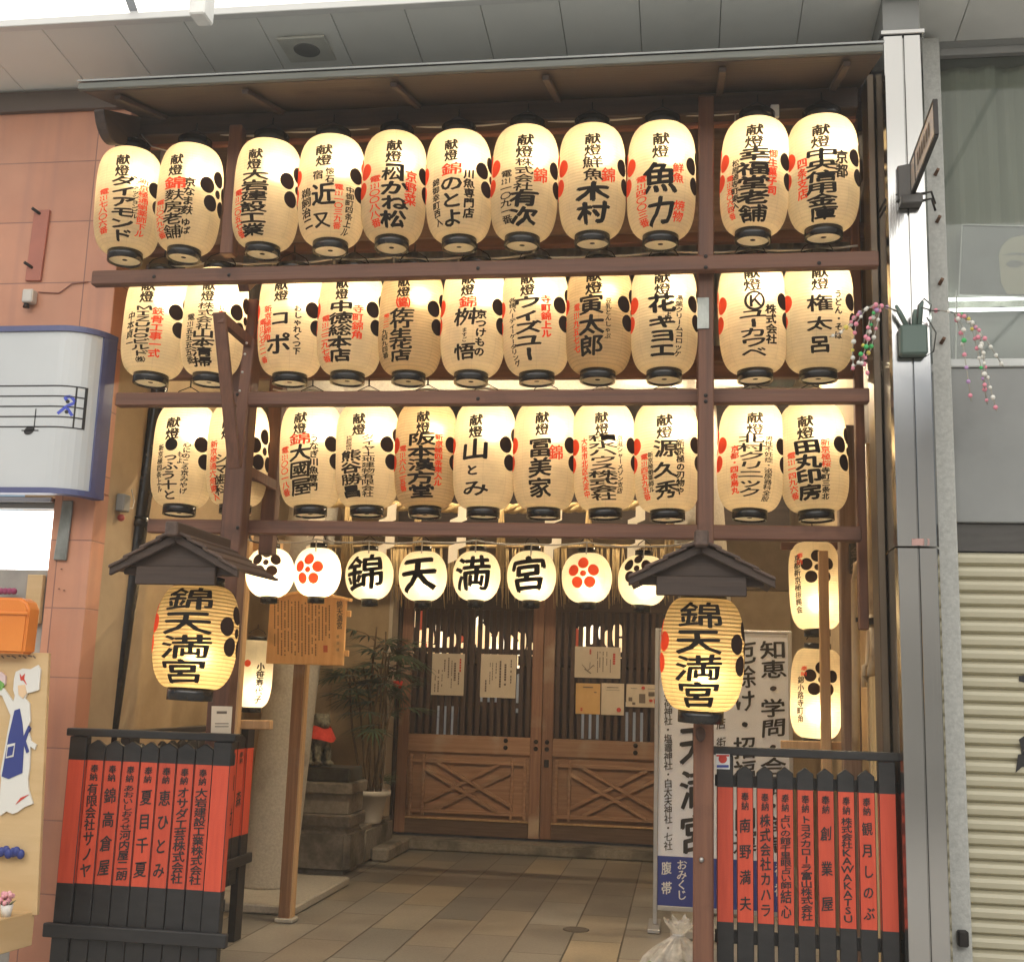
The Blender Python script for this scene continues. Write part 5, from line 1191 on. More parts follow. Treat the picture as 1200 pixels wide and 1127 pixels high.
# posts
def post(px, y0, y1, Y, w_, d_, name='post', m_=WZ):
    a, b = at(px, y0, Y), at(px, y1, Y); m = MB(); m.box(a.x-w_/2, a.x+w_/2, Y-d_/2, Y+d_/2, min(a.z, b.z), max(a.z, b.z)); return m.build(name, m_, t, bevel=.005)
post(267.5, 300, 150, 4.80, .062, .062)                 # upper left post
q = at(278, 585, 5.02); MB().box(q.x-.05, q.x+.046, 4.97, 5.07, 0, 3.25).build('post', WZ, t, bevel=.006)     # main left post
q = at(320, 540, 5.40); MB().box(q.x-.035, q.x+.035, 5.37, 5.44, 2.1, 4.2).build('post', WZ, t, bevel=.005)
q = at(827, 300, 4.82); MB().box(q.x-.033, q.x+.033, 4.745, 4.82, 0, 4.05).build('post', WZ, t, bevel=.005)   # right front post
MB().box(q.x-.033, q.x+.033, 5.37, 5.44, 2.1, 4.2).build('post', WZ, t, bevel=.005)
MB().box(.76, .80, 5.3, 5.36, 1.8, 4.2).build('post', WZ, t, bevel=.004)
# braces of the left bracket (a folded V of slats)
m = MB(); m.bar(at(257, 366, 4.62), at(275, 549, 4.80), .055, .022); m.build('brace', WZ, t, bevel=.003)
m = MB(); m.bar(at(293, 398, 4.86), at(276, 548, 4.82), .050, .022); m.build('brace', WZ, t, bevel=.003)
m = MB(); m.bar(at(259, 372, 4.62), at(293, 402, 4.86), .03, .05); m.build('brace', WZ, t, bevel=.003)
m = MB(); m.bar(at(290, 553, 5.1), at(321, 570, 5.40), .045, .05); m.build('brace', WZ, t, bevel=.003)
m = MB(); m.bar(at(300, 320, 4.9), at(285, 336, 4.75), .05, .05); m.build('brace', WZ, t, bevel=.003)
m = MB()
for px, py in ((287, 415), (284, 436), (281, 458), (276, 528), (289, 402)): m.sph(at(px, py, 4.80), .006, 8, 6)
m.build('screw', flat('bright_screw', (.6, .6, .58), .3, 1), t)
MB().box(at(824, 365, 4.74).x-.024, at(824, 365, 4.74).x+.024, 4.738, 4.744, at(824, 385, 4.74).z, at(824, 349, 4.74).z).build('tin_patch', PLATE, t)
# eave roof
e0, e1 = at(97, 104.5, 4.36), at(1034, 61, 4.36)
xa_, xb_ = e0.x, min(e1.x, .84)
z0 = (e0.z+e1.z)/2; SLOPE = .30
def zr(y): return z0+SLOPE*(y-4.36)
MB().prism([(xa_, 4.36, z0-.012), (xb_, 4.36, z0-.012), (xb_, 5.5, zr(5.5)-.012), (xa_, 5.5, zr(5.5)-.012)], (0, 0, .022)).build('roof_boards', wood('eave_boards', (.050, .035, .027), (.088, .064, .050), 'x'), t)
MB().box(xa_-.01, xb_, 4.335, 4.358, z0-.012, z0+.018).build('eave_edge', mat('grey_green_batten', (.10, .105, .09), (.17, .175, .155), rough=.7, scale=(3, 40, 40)), t, bevel=.003)
m = MB(); m.prism([(xa_-.012, 4.33, z0+.021), (xb_+.004, 4.33, z0+.021), (xb_+.004, 5.5, zr(5.5)+.03), (xa_-.012, 5.5, zr(5.5)+.03)], (0, 0, .008)); m.build('roof_sheet', mat('dull_zinc', (.20, .21, .20), (.30, .31, .30), rough=.5, metal=.4, scale=(12, 12, 12), bump=.05), t)
for px in (165, 308, 475, 646, 845, 985):
    q = at(px, 110, 4.6); m = MB(); m.bar((q.x, 4.40, zr(4.40)-.034), (q.x, 5.35, zr(5.35)-.034), .03, .022, up=Vector((0, 0, 1))); m.build('rafter', DKY, t, bevel=.003)
zbt, zbb = at(600, 124, 4.88).z, at(600, 147, 4.88).z
xbl = at(131, 147, 4.88).x
MB().box(xbl, xb_-.02, 4.84, 4.93, zbb, zbt).build('eave_beam', DKX, t, bevel=.006)
MB().box(xbl+.0, xb_-.02, 4.935, 4.965, zbb-.012, zbb+.05).build('lit_edge_strip', wood('lantern_lit_edge', (.20, .075, .045), (.30, .12, .075), 'x'), t, bevel=.003)  # reddish strip painted as lantern light on the beam's lower edge
MB().box(xbl+.05, xb_-.02, 5.30, 5.33, 3.66, 4.24).build('back_boards', wood('pale_back_boards', (.17, .105, .075), (.27, .18, .135), 'x'), t)
m = MB(); pts = []
for a_ in range(13): an = R(180*a_/12); pts.append((4.50+.26*a_/12, z0-.03-.11*math.sin(an)**.7*(1-.35*a_/12)))
xk = xbl+.12; m.prism([(xk, 4.50, z0-.02)]+[(xk, y, z) for y, z in pts]+[(xk, 4.838, zbb), (xk, 4.838, zbt)], (.05, 0, 0)); m.build('carved_bracket', DKY, t, bevel=.003)

m = MB()
for px, py, Y in ((827, 300, 4.67), (827, 313, 4.67), (268, 322, 4.67), (827, 463, 4.74), (827, 470, 4.74), (278, 462, 4.83), (827, 625, 4.74), (278, 618, 4.96), (560, 314, 4.67), (960, 308, 4.67), (180, 324, 4.67), (560, 467, 4.83)):
    q = at(px, py, Y); m.sph((q.x, Y+.003, q.z), .0085, 10, 6, sc_=(1, .5, 1))
m.build('bolt_heads', IRON, t)
# ---------------------------------------------------------------- LANTERNS
RL = .1485; HL = .49            # paper radius, paper height
NIGHT = {}
def prof(R0, H, r0, p=3.0, q=2.0, n=26):
    P = []
    for i in range(n+1):
        k = -math.cos(math.pi*i/n)  # dense at the ends
        P.append((r0+(R0-r0)*max(0, 1-abs(k)**p)**(1/q), k*H/2))
    return P
def rad_at(z, R0, H, r0, p=3.0, q=2.0):
    k = max(-1, min(1, z/(H/2))); return r0+(R0-r0)*max(0, 1-abs(k)**p)**(1/q)
_shade = {}
def shade_mesh(key, R0, H, r0, p=3., q=2.):
    if key not in _shade:
        m = MB(); m.lathe(prof(R0, H, r0, p, q), 48, cap=False); bm = m.bm; bmesh.ops.recalc_face_normals(bm, faces=bm.faces[:])
        me = bpy.data.meshes.new('paper_shade'); bm.to_mesh(me); bm.free(); me.materials.append(None)
        ring = MB(); h = .046*R0/.1485
        ring.lathe([(r0-.004, 0), (r0+.004, 0), (r0+.004, -h), (r0-.004, -h), (r0-.004, 0)], 36, (0, 0, -H/2+.004), cap=False)
        bmesh.ops.recalc_face_normals(ring.bm, faces=ring.bm.faces[:]); rme = bpy.data.meshes.new('bottom_ring'); ring.bm.to_mesh(rme); ring.bm.free(); rme.materials.append(LACQ)
        ck = 1.0 if key == 'oval' else .7
        cap = MB(); cap.lathe([(r0-.006, -.004), (r0+.005, -.004), (r0+.005, h*ck), (r0-.012, h*ck)], 36, (0, 0, H/2), cap=True)
        bmesh.ops.recalc_face_normals(cap.bm, faces=cap.bm.faces[:]); cme = bpy.data.meshes.new('top_cap'); cap.bm.to_mesh(cme); cap.bm.free(); cme.materials.append(LACQ)
        bb = MB(); bb.sph((0, 0, .0), .027, 12, 9); bb.lathe([(.014, .022), (.016, .07)], 12); bb.tube([(0, 0, .06), (0, 0, H*.33)], .005, 6)
        bme = bpy.data.meshes.new('bulb'); bb.bm.to_mesh(bme); bb.bm.free(); bme.materials.append(BULBGLASS)
        hk = MB(); hk.tube([(-r0*.9, 0, H/2+h*1.1), (-r0*.7, 0, H/2+h*1.6), (0, 0, H/2+h*2.2), (r0*.7, 0, H/2+h*1.6), (r0*.9, 0, H/2+h*1.1)], .0025, 6); hk.tube([(0, 0, H/2+h*2.1), (0, 0, H/2+h*2.9)], .004, 6)
        hme = bpy.data.meshes.new('hook'); hk.bm.to_mesh(hme); hk.bm.free(); hme.materials.append(IRON)
        bp_ = MB(); n_ = 32; bp_.raw([(rr_*math.cos(2*math.pi*k/n_), rr_*math.sin(2*math.pi*k/n_), -H/2-h*.72) for rr_ in (r0*.16, r0-.005) for k in range(n_)], [(k, (k+1) % n_, n_+(k+1) % n_, n_+k) for k in range(n_)])
        pme = bpy.data.meshes.new('base_plate'); bp_.bm.to_mesh(pme); bp_.bm.free(); pme.materials.append(PAPER_WHITE)
        _shade[key] = (me, rme, cme, bme, hme, pme)
    return _shade[key]
def fit_z(pos, ymid, geo):
    R0, H, r0, p_, q_ = geo
    for _ in range(3):
        th = -math.atan2(pos.x, pos.y); ys = [proj((pos.x+sg*r*math.sin(th), pos.y-sg*r*math.cos(th), pos.z+z))[1] for r, z in prof(R0, H, r0, p_, q_) for sg in (-1, 1)]
        pos.z += ((min(ys)+max(ys))/2-ymid)*mpp(pos)
    return pos
def lantern(name, label, group, pos, key, geo, paper, power, bulb_z, black=None, red=None, ppx=None, cr=(), lean=0., rot=None, hook=True):
    """pos: centre of the paper shade; black/red: lists of lettering columns in photo measurements"""
    R0, H, r0, p_, q_ = geo
    th = -math.atan2(pos.x, pos.y) if rot is None else rot
    t = thing(name, label, 'lantern', pos, th, group)
    t.rotation_euler = (R(random.uniform(-2.2, 2.2)), R(random.uniform(-2.4, 2.4)), th+R(random.uniform(-2, 2))); t.scale = (random.uniform(.975, 1.02), 1, random.uniform(.985, 1.015))
    me, rme, cme, bme, hme, pme = shade_mesh(key, *geo)
    o = bpy.data.objects.new('paper_shade', me); C.objects.link(o); o.parent = t
    o.material_slots[0].link = 'OBJECT'; o.material_slots[0].material = paper
    for nm, mm in (('bottom_ring', rme), ('top_cap', cme), ('base_plate', pme), ('bulb', bme)) + ((('hook', hme),) if hook else ()):
        o = bpy.data.objects.new(nm, mm); C.objects.link(o); o.parent = t
        if nm == 'bulb': o.location = (0, 0, bulb_z)
    ld = bpy.data.lights.new('bulb_light', 'POINT'); ld.energy = power*random.uniform(.92, 1.08); ld.color = (1, .755, .475); ld.shadow_soft_size = .045
    lo = bpy.data.objects.new('bulb_light', ld); C.objects.link(lo); lo.parent = t; lo.location = ((.034, -.036, bulb_z-.015) if key.startswith('oval') else (.01, -.02, bulb_z-.02))
    def wrap(u, v, l):
        r = rad_at(v, R0, H, r0, p_, q_)+.0022+l; a = u/R0
        return Vector((r*math.sin(a), -r*math.cos(a), v))
    ik, ir = Ink(wrap, .014), Ink(wrap, .014)
    s = mpp(pos); cth, sth = math.cos(th), math.sin(th)
    def PJ(a, v):
        r = rad_at(v, R0, H, r0, p_, q_); x, y = r*math.sin(a), -r*math.cos(a)
        return proj(Vector((pos.x+x*cth-y*sth, pos.y+x*sth+y*cth, pos.z+v)))
    def U(x, y):
        v = VV(0, y); lo, hi = -1.45, 1.45
        for _ in range(24):
            m_ = (lo+hi)/2
            if PJ(m_, v)[0] < x: lo = m_
            else: hi = m_
        return (lo+hi)/2*R0
    def VV(a, y):
        lo, hi = -H/2*.99, H/2*.96
        for _ in range(24):
            m_ = (lo+hi)/2
            if PJ(a, m_)[1] > y: lo = m_
            else: hi = m_
        return (lo+hi)/2
    def V(y, u=0): return VV(u/R0, y)
    for ink_, lst in ((ik, black or ()), (ir, red or ())):
        for it in lst:
            if it[0] == 'ring': ink_.ring(U(it[1], it[2]), V(it[2]), it[3]*s, it[4]*s); continue
            if it[0] == 'disc': ink_.disc(U(it[1], it[2]), V(it[2]), it[3]*s); continue
            if it[0] == 'bar': 
                u0, v0, u1, v1 = U(it[1], it[2]), V(it[2]), U(it[3], it[4]), V(it[4]); ink_.rect(min(u0, u1), max(u0, u1), min(v0, v1), max(v0, v1), n=6); continue
            txt, x, y0, y1, w_ = it[:5]; bold = it[5] if len(it) > 5 else 0
            u = U(x, (y0+y1)/2); ca = max(.45, math.cos(u/R0)); ink_.column(txt, u, V(y0, u), V(y1, u), w_*s/ca*(1.12 if w_ > 14 else 1.04), max(bold, .03), fill=.89)
    ik.build('inscription', INK_K, t); ir.build('red_inscription', INK_R, t)
    for col, ang, vz, kk in cr:
        ic = Ink(wrap, .02); ic.crest(ang*R0, vz, kk); ic.build('crest' if col == 'k' else 'red_crest', INK_CREST if col == 'k' else INK_R, t)
    return t
GEO = (RL, HL, .074, 3.9, 2.1)
KEN = '献燈'
def TEL(n): return '電[221]'+n+'番'
B, N = .050, .042       # heavy / normal brush
ROW1 = [
 ((151, 238), 142, 'partly overlapping its right neighbour, six slanted heavy katakana signs down its left', [(KEN, 144, 182, 208, 13, N), ('ダイアモンド', 142, 207, 285, 23, B), ('ファッションビル', 157.5, 213, 258, 7)], [('新京極通蛸薬師下ル', 165.5, 211, 280, 10, .012), (TEL('七八〇六'), 120, 222, 275, 8)], 'k', 1, PAPER),
 ((222, 234), 204, 'red sign over four black ones and a second column beside them', [(KEN, 206.5, 181, 206, 13, N), ('麩房老舗', 203, 222, 280, 18, .022), ('京なま麩', 222, 208, 252, 12, N), ('ゆば', 219, 256, 275, 10, N)], [('錦', 205.5, 207, 222, 19, N), (TEL('〇六九七'), 188, 235, 280, 8)], 'k', 1, PAPER),
 ((313, 229), 297, 'six stacked black signs, first right of the upper left post', [(KEN, 299, 174, 198, 14, N), ('大岩建設工業', 297, 198, 276, 25, B)], [(TEL('二〇五七'), 280, 222, 279, 7)], 'k', 1.15, PAPER),
 ((389, 225), 379, 'two sparse thin brush signs, red column at the right', [(KEN, 381.5, 170, 195, 15, N), ('懐石', 388, 197, 215, 9), ('宿', 374, 200, 211, 10), ('近', 379, 215, 242, 22, .012), ('又', 376, 249, 268, 17, .012), ('鵜飼治二', 359, 221, 269, 9), ('中御町四条上ル', 407, 221, 283, 8)], [(TEL('一〇三九'), 396, 217, 270, 9, .012)], 'kr', 1.15, PAPER),
 ((462, 221.5), 462, 'angular roof-shaped mark above three heavy black signs, red columns on both sides', [(KEN, 462, 165, 192, 15, N), ('bar', 452, 193, 473, 196.5), ('bar', 469, 193, 473, 213), ('松', 459, 197, 213, 18, .022), ('かね松', 461.5, 213, 269, 27, B)], [('京野菜', 481.5, 202, 243, 12, .022), (TEL('〇〇八八'), 438, 207, 268, 11, .012)], 'kr', .8, PAPER),
 ((538, 220), 528, 'three flowing hiragana under a red sign, thin black column at the right', [(KEN, 531, 163, 188, 14, N), ('のとよ', 528.5, 205, 267, 22, .03), ('川魚専門店', 550, 199, 257, 11, N), ('錦御幸町西入', 511, 209, 265, 7)], [('錦', 531, 190, 205, 20, .022)], 'kr', 1.0, PAPER),
 ((615, 216), 613, 'two large signs below four squat ones, small red sign beside', [(KEN, 613.5, 158, 185, 16, N), ('株式会社', 612.5, 185, 223, 18, .028), ('有次', 613, 222, 264, 29, B), (TEL('一〇九一'), 592, 200, 262, 11)], [('錦', 632.5, 196, 214, 14, .028)], 'kr', .85, PAPER),
 ((694, 214), 693, 'two wide heavy signs under two medium ones', [(KEN, 694, 156, 182, 16, N), ('鮮魚', 693.5, 182, 211, 19, .022), ('木村', 693, 212, 262, 33, B)], [('錦', 712, 196, 214, 14, .028)], 'kr', .85, PAPER),
 ((775, 213), 775, 'two big spaced signs, just left of the right post', [(KEN, 775.5, 156, 185, 16, N), ('魚', 774, 189, 226, 33, .03), ('力', 776, 229, 263, 29, .03)], [('鮮魚', 796, 191, 214, 11, .014), ('焼物', 796, 234, 259, 11, .014), (TEL('四〇〇三'), 753, 206, 265, 11, .012)], 'kr', 1.05, PAPER),
 ((884.5, 208), 884, 'five heavy black signs, just right of the right post', [(KEN, 883, 146, 173, 17, N), ('幸福堂老舗', 884, 172, 260, 32, B), ('松原通寺町東入', 862, 188, 246, 7)], [('御生菓子司', 906, 174, 227, 9, N), (TEL('五〇六四'), 857, 207, 258, 7)], 'kr', 1.25, PAPER),
 ((964, 205), 964, 'six heavy black signs, red column left, rightmost of its row', [(KEN, 962, 145, 172, 17, N), ('中央信用金庫', 963.5, 172, 258, 30, B), ('京都', 986, 175, 208, 12, N)], [('四条支店', 941, 185, 233, 10, .018)], 'kr', 1.1, PAPER),
]
ROW2 = [
 ((184, 381), 166, 'vertical roman capitals and a red column, leftmost of its row', [(KEN, 172, 329, 356, 13, N), ('ＭＩＺＵＨＯビルド[（株）]', 166, 359, 427, 18, B), ('中本貞一', 153.5, 367, 410, 6)], [('鉄骨工事一式', 183, 361, 421, 12, .018)], 'k', 1.45, PAPER),
 ((252, 379), 239, 'partly hidden behind the folded wooden brace', [(KEN, 243.5, 329, 353, 13, N), ('株式会社', 240, 354, 386, 15, .022), ('山本清掃', 237.5, 385, 429, 21, B), (TEL('五五五五'), 222, 368, 426, 7)], [('日本', 260, 356, 370, 6)], 'k', 1.6, PAPER),
 ((342, 379), 328, 'two loose katakana with a round dot, thin column at the right', [(KEN, 332, 328, 352, 13, N), ('コ', 329, 363, 381, 18, .028), ('ポ', 326, 390, 416, 23, .022), ('おしゃれくつ下', 349, 357, 416, 8, N)], [('新京極錦角', 315, 357, 399, 7), (TEL('〇七二一'), 308, 373, 425, 6)], 'kr', 1.3, PAPER),
 ((411, 378), 398, 'five heavy black signs with red column at upper right', [(KEN, 401, 326, 351, 13, N), ('中徳総本店', 398, 352, 425, 22, B)], [('寺町錦角', 419, 357, 398, 11, .018), (TEL('二二九七'), 381, 370, 426, 8)], 'kr', 1.0, PAPER),
 ((482, 377.5), 471, 'bracketed red sign above five heavy black ones', [(KEN, 474, 325, 348, 13, N), ('佐竹生花店', 470, 361, 424, 23, B), ('九四九四番', 451, 386, 421, 6)], [('[（錦）]', 473, 347, 362, 25, N), ('電二二一', 453, 368, 386, 6)], 'k', .75, PAPER_AGED),
 ((555, 376), 546, 'red sign, two spaced black signs and a flowing column at the right', [(KEN, 548, 322, 348, 14, N), ('桝', 545, 362, 383, 22, .028), ('ますご', 544, 385, 402, 5), ('悟', 544, 403, 423, 22, .028), ('京つけもの', 563, 364, 419, 11, N)], [('錦', 548, 348, 362, 18, .022)], 'kr', 1.3, PAPER),
 ((628, 375), 618, 'five heavy katakana, red column right and long thin column left', [(KEN, 620, 320, 346, 14, N), ('ウィズユー', 618, 346, 422, 27, B), ('各種パーティーケータリング', 601, 348, 428, 7)], [('寺町錦上ル', 640, 346, 396, 10, N)], 'kr', .95, PAPER),
 ((702, 374), 693, 'dim beige, three thin widely spaced signs', [(KEN, 696, 317, 346, 15, N), ('寅太郎', 693, 346, 420, 24, 0), ('豆乳とんしゃぶ', 713, 350, 399, 6)], [('電[221]九五七七', 676, 357, 416, 6)], 'kr', .55, PAPER_AGED),
 ((778, 373), 777, 'heavy sign over three heavy katakana, just left of right post', [(KEN, 777, 320, 347, 15, N), ('花', 776, 346, 368, 26, B), ('より', 783, 367, 381, 8, N), ('キヨエ', 776, 371, 421, 29, B), ('湯葉クリームコロッケ', 796, 347, 421, 8, .018)], [], 'kr', .95, PAPER),
 ((882, 371), 881, 'circled mark above five heavy katakana, just right of the right post', [(KEN, 882, 313, 341, 16, N), ('ring', 884, 352, 12, 3), ('Ｋ', 884, 343, 361, 15, .028), ('ユーカワベ', 881, 362, 419, 27, B), ('株式会社', 903, 357, 404, 11, N)], [], 'kr', 1.3, PAPER),
 ((958, 370), 961, 'three spaced brush signs, behind the pink balls at its right edge', [(KEN, 962, 312, 339, 16, N), ('権', 962, 344, 364, 24, .034), ('太', 962, 370, 386, 22, .034), ('呂', 962, 392, 413, 20, .034), ('うどん・そば', 983, 339, 397, 7, N)], [], 'kr', 1.1, PAPER),
]
ROW3 = [
 ((216, 534), 199, 'round swirl emblem above flowing signs, leftmost of its row', [(KEN, 203.5, 490, 516, 13, N), ('disc', 201.5, 522.5, 7.5), ('っふう十と', 199, 531, 587, 15, .03), ('心にのこる京みやげ', 218, 519, 580, 8), ('もよ', 212, 530, 545, 6), ('新京極四条上ル', 188, 522, 578, 5)], [], 'k', 1.45, PAPER),
 ((279, 533), 262, 'mostly hidden behind the thick left post and brace', [(KEN, 268, 489, 513, 12, N), ('シマ歯科', 258, 530, 580, 14, .028)], [('新京極通六角東入', 249, 515, 586, 7)], 'k', 1.3, PAPER),
 ((365, 534), 351, 'red sign above three black ones, beside a thin column', [(KEN, 353, 484, 509, 13, N), ('大國屋', 350.5, 521, 581, 20, .026), ('うなぎ川魚専門', 367, 510, 576, 9, N)], [('錦', 352, 508, 522, 19, .03), (TEL('〇〇一八'), 333, 523, 581, 7)], 'k', 1.2, PAPER),
 ((431, 534), 417, 'two dense black columns side by side', [(KEN, 423, 484, 510, 13, N), ('代表取締役', 411, 510, 527, 6), ('熊谷勝昌', 411, 527, 583, 19, B), ('ダイヤ土地建物有限会社', 432, 509, 583, 13, .024)], [], 'k', 1.0, PAPER),
 ((499.5, 534), 494, 'dim beige, five heavy black signs with thin red columns', [(KEN, 497.5, 483, 509, 14, N), ('阪本漢方堂', 494, 508, 584, 27, B)], [('新京極四条東入ル', 514.5, 510, 571, 8, N), (TEL('六八二五'), 472, 522, 576, 7)], 'kr', .55, PAPER_AGED),
 ((568, 534), 557, 'three loose signs drawn with a fine brush', [(KEN, 559, 486, 513, 14, N), ('山', 557, 514, 539, 27, .026), ('と', 554, 544, 557, 13, N), ('み', 557, 562, 581, 27, .022)], [], 'kr', 1.0, PAPER),
 ((638.5, 534), 631, 'three brush signs with one small red sign at the upper right', [(KEN, 634.5, 483, 510, 14, N), ('冨美家', 631, 513, 583, 22, .022)], [('錦', 650.5, 521, 539, 14, .03)], 'kr', 1.0, PAPER),
 ((708, 535), 705, 'eight tightly stacked heavy black signs', [(KEN, 705.5, 482, 509, 14, N), ('積水ハウス株式会社', 705, 508, 586, 28, B), ('京滋シャーメゾン支店', 725.5, 510, 579, 6)], [('大阪市北区大淀中', 684, 512, 583, 6)], 'kr', 1.15, PAPER),
 ((781, 535.5), 780, 'three widely spaced black signs, just left of the right post', [(KEN, 780, 487, 515, 15, N), ('源', 781, 516, 537, 22, .024), ('久', 780, 542, 561, 22, .024), ('秀', 780, 564, 585, 22, .024), ('新京極の刃物や', 797, 516, 581, 8, N), ('新京極蛸薬師ル', 763, 530, 577, 5)], [(TEL('四五九五'), 756, 532, 586, 7)], 'kr', 1.15, PAPER),
 ((880, 535.5), 880, 'seven heavy signs, just right of the right post', [(KEN, 883.5, 484, 511, 15, N), ('北村クリニック', 880, 510, 584, 26, .03), ('男性不妊症・泌尿器科全般', 900.5, 511, 589, 8)], [('京都・四条烏丸', 861, 524, 581, 8, N)], 'kr', 1.25, PAPER),
 ((953, 536), 946, 'four big signs with half red, half black column, rightmost of its row', [(KEN, 945, 487, 515, 15, N), ('田丸印房', 946, 515, 587, 24, B), ('寺町三条北', 966, 549, 587, 8, N)], [('新京極桜', 967, 515, 549, 9, .02), (TEL('一四九六'), 928, 530, 586, 8)], 'k', 1.0, PAPER),
]
for rname, rows, Y in (('top', ROW1, 4.80), ('middle', ROW2, 4.95), ('bottom', ROW3, 5.26)):
    for (pp, xt, look, bl, rd, crs, pw, pap) in rows:
        pos = fit_z(at(pp[0], pp[1], Y), pp[1], GEO); s = mpp(pos)
        ft = math.asin(max(-.9, min(.9, (xt-pp[0])*s/RL)))
        cr = [('k', ft+R(86), .012, 1.0)]
        if 'r' in crs: cr.append(('r', ft-R(86), .012, 1.0))
        lantern('paper_lantern', f'{rname} row lantern, {look}', f'oval paper lanterns in the {rname} row', pos, 'oval' if rname == 'top' else 'oval_short_cap', GEO, pap, BULB*pw, .125, bl, rd, pp, cr)

# power cables draped along the rows
def cable(Y, xs_, ys_, label, z=0):
    t = thing('power_cable', label, 'cable', at(xs_[0], ys_[0], Y)); m = MB(); P = []
    for (x0_, y0_), (x1_, y1_) in zip(zip(xs_, ys_), zip(xs_[1:], ys_[1:])):
        for k in range(6): f = k/6; P.append(at(x0_+(x1_-x0_)*f, y0_+(y1_-y0_)*f+4*f*(1-f)*2.5, Y))
    P.append(at(xs_[-1], ys_[-1], Y)); m.tube(P, .0048, 6); m.build('wire', CABLE, t)
    m = MB()
    for x_, y_ in list(zip(xs_, ys_))[1:-1]: m.tube([at(x_, y_, Y), at(x_-1, y_+14, Y)], .004, 6)
    m.build('drop_wire', CABLE, t); return t
t = cable(4.86, (139, 152, 226, 300, 321, 392, 463, 540, 617, 695, 776, 862, 884, 964), (133, 156, 152, 159, 153, 152, 145, 148, 139, 141, 133, 133, 124, 122), 'grey white cable drooping between the lanterns of the top row')
m = MB(); 
for k in range(4): m.tube([at(139+k*1.5, 134, 4.8), at(140+k*2.5, 146, 4.8), at(148+k*2, 157, 4.84), at(155+k*2, 163, 4.86)], .003, 6)
m.tube([at(166, 158, 4.84), at(178, 172, 4.84), at(196, 177, 4.84), at(212, 166, 4.84)], .0035, 6)
m.build('loose_loop', CABLE, t)
q = at(908, 131, 4.8); MB().box(q.x-.018, q.x+.018, 4.79, 4.81, q.z-.03, q.z+.03).build('plug', MARK_W, t, bevel=.004)
cable(4.98, (196, 250, 320, 392, 462, 538, 616, 694, 776, 884, 1005), (312, 306, 308, 303, 301, 302, 299, 300, 294, 293, 288), 'thin cable sagging just above the upper beam')
cable(5.3, (320, 360, 430, 498, 567, 638, 708, 781, 880, 960), (456, 456, 458, 456, 455, 456, 455, 455, 453, 452), 'thin cable sagging just above the middle beam')
t = cable(6.1, (290, 316, 371, 433, 495, 558, 623, 688, 755, 830), (632, 634, 632, 634, 634, 633, 637, 635, 640, 632), 'grey cable above the row of round lanterns')
m = MB(); P = []
for k in range(40): a = k/13*6.28; P.append(at(302, 628, 6.0)+Vector((.05*math.cos(a), .002*k/4, .035*math.sin(a))))
m.tube(P, .004, 6); m.build('coiled_flex', flat('black_flex', (.03, .03, .03), .5), t)

# ---------------------------------------------------------------- round lanterns
RR = .131; GEOR = (RR, .262, .042, 2.05, 2.0)
for (px, py), ch, tx, ty, look in (((316.5, 671), 'k', 312, 662, 'black plum crest, half hidden by the left lantern roof'), ((372, 670.6), 'r', 360, 669, 'red plum crest, leftmost red one, above the notice board'), ((433, 674), '錦', 427, 672, 'one complex black sign of metal radical'),
        ((495.6, 675), '天', 490, 673, 'one simple black sign with two horizontal strokes'), ((558.6, 675), '満', 553, 673, 'one black sign with three water drops at its left'), ((623, 675), '宮', 619, 674, 'one black sign with a roof stroke on top'),
        ((687.7, 677), 'r', 684, 674, 'red plum crest, right of the lettered ones'), ((753.5, 680), 'k', 745, 668, 'black plum crest, half hidden by the right lantern roof')):
    pos = at(px, py, 6.2); s = mpp(pos); a = (tx-px)*s/RR; vz = -(ty-py)*s
    lantern('round_lantern', f'round white lantern with {look}', 'round lanterns in one row above the gate', pos, 'round', GEOR, PAPER_WHITE, BULB*(2.6 if px < 380 else .72), -.02,
            [(ch, tx, ty-21, ty+21, 37, .030)] if ch not in 'kr' else None, None, (px, py), [(ch, a, vz, .80)] if ch in 'kr' else ())
t = thing('hanging_rail', 'dark rail carrying the row of round lanterns', 'rail', at(540, 628, 6.2))
q0, q1 = at(285, 624, 6.2), at(800, 627, 6.2); m = MB(); m.bar(q0, q1, .03, .03); m.build('rail', WX, t, bevel=.003)

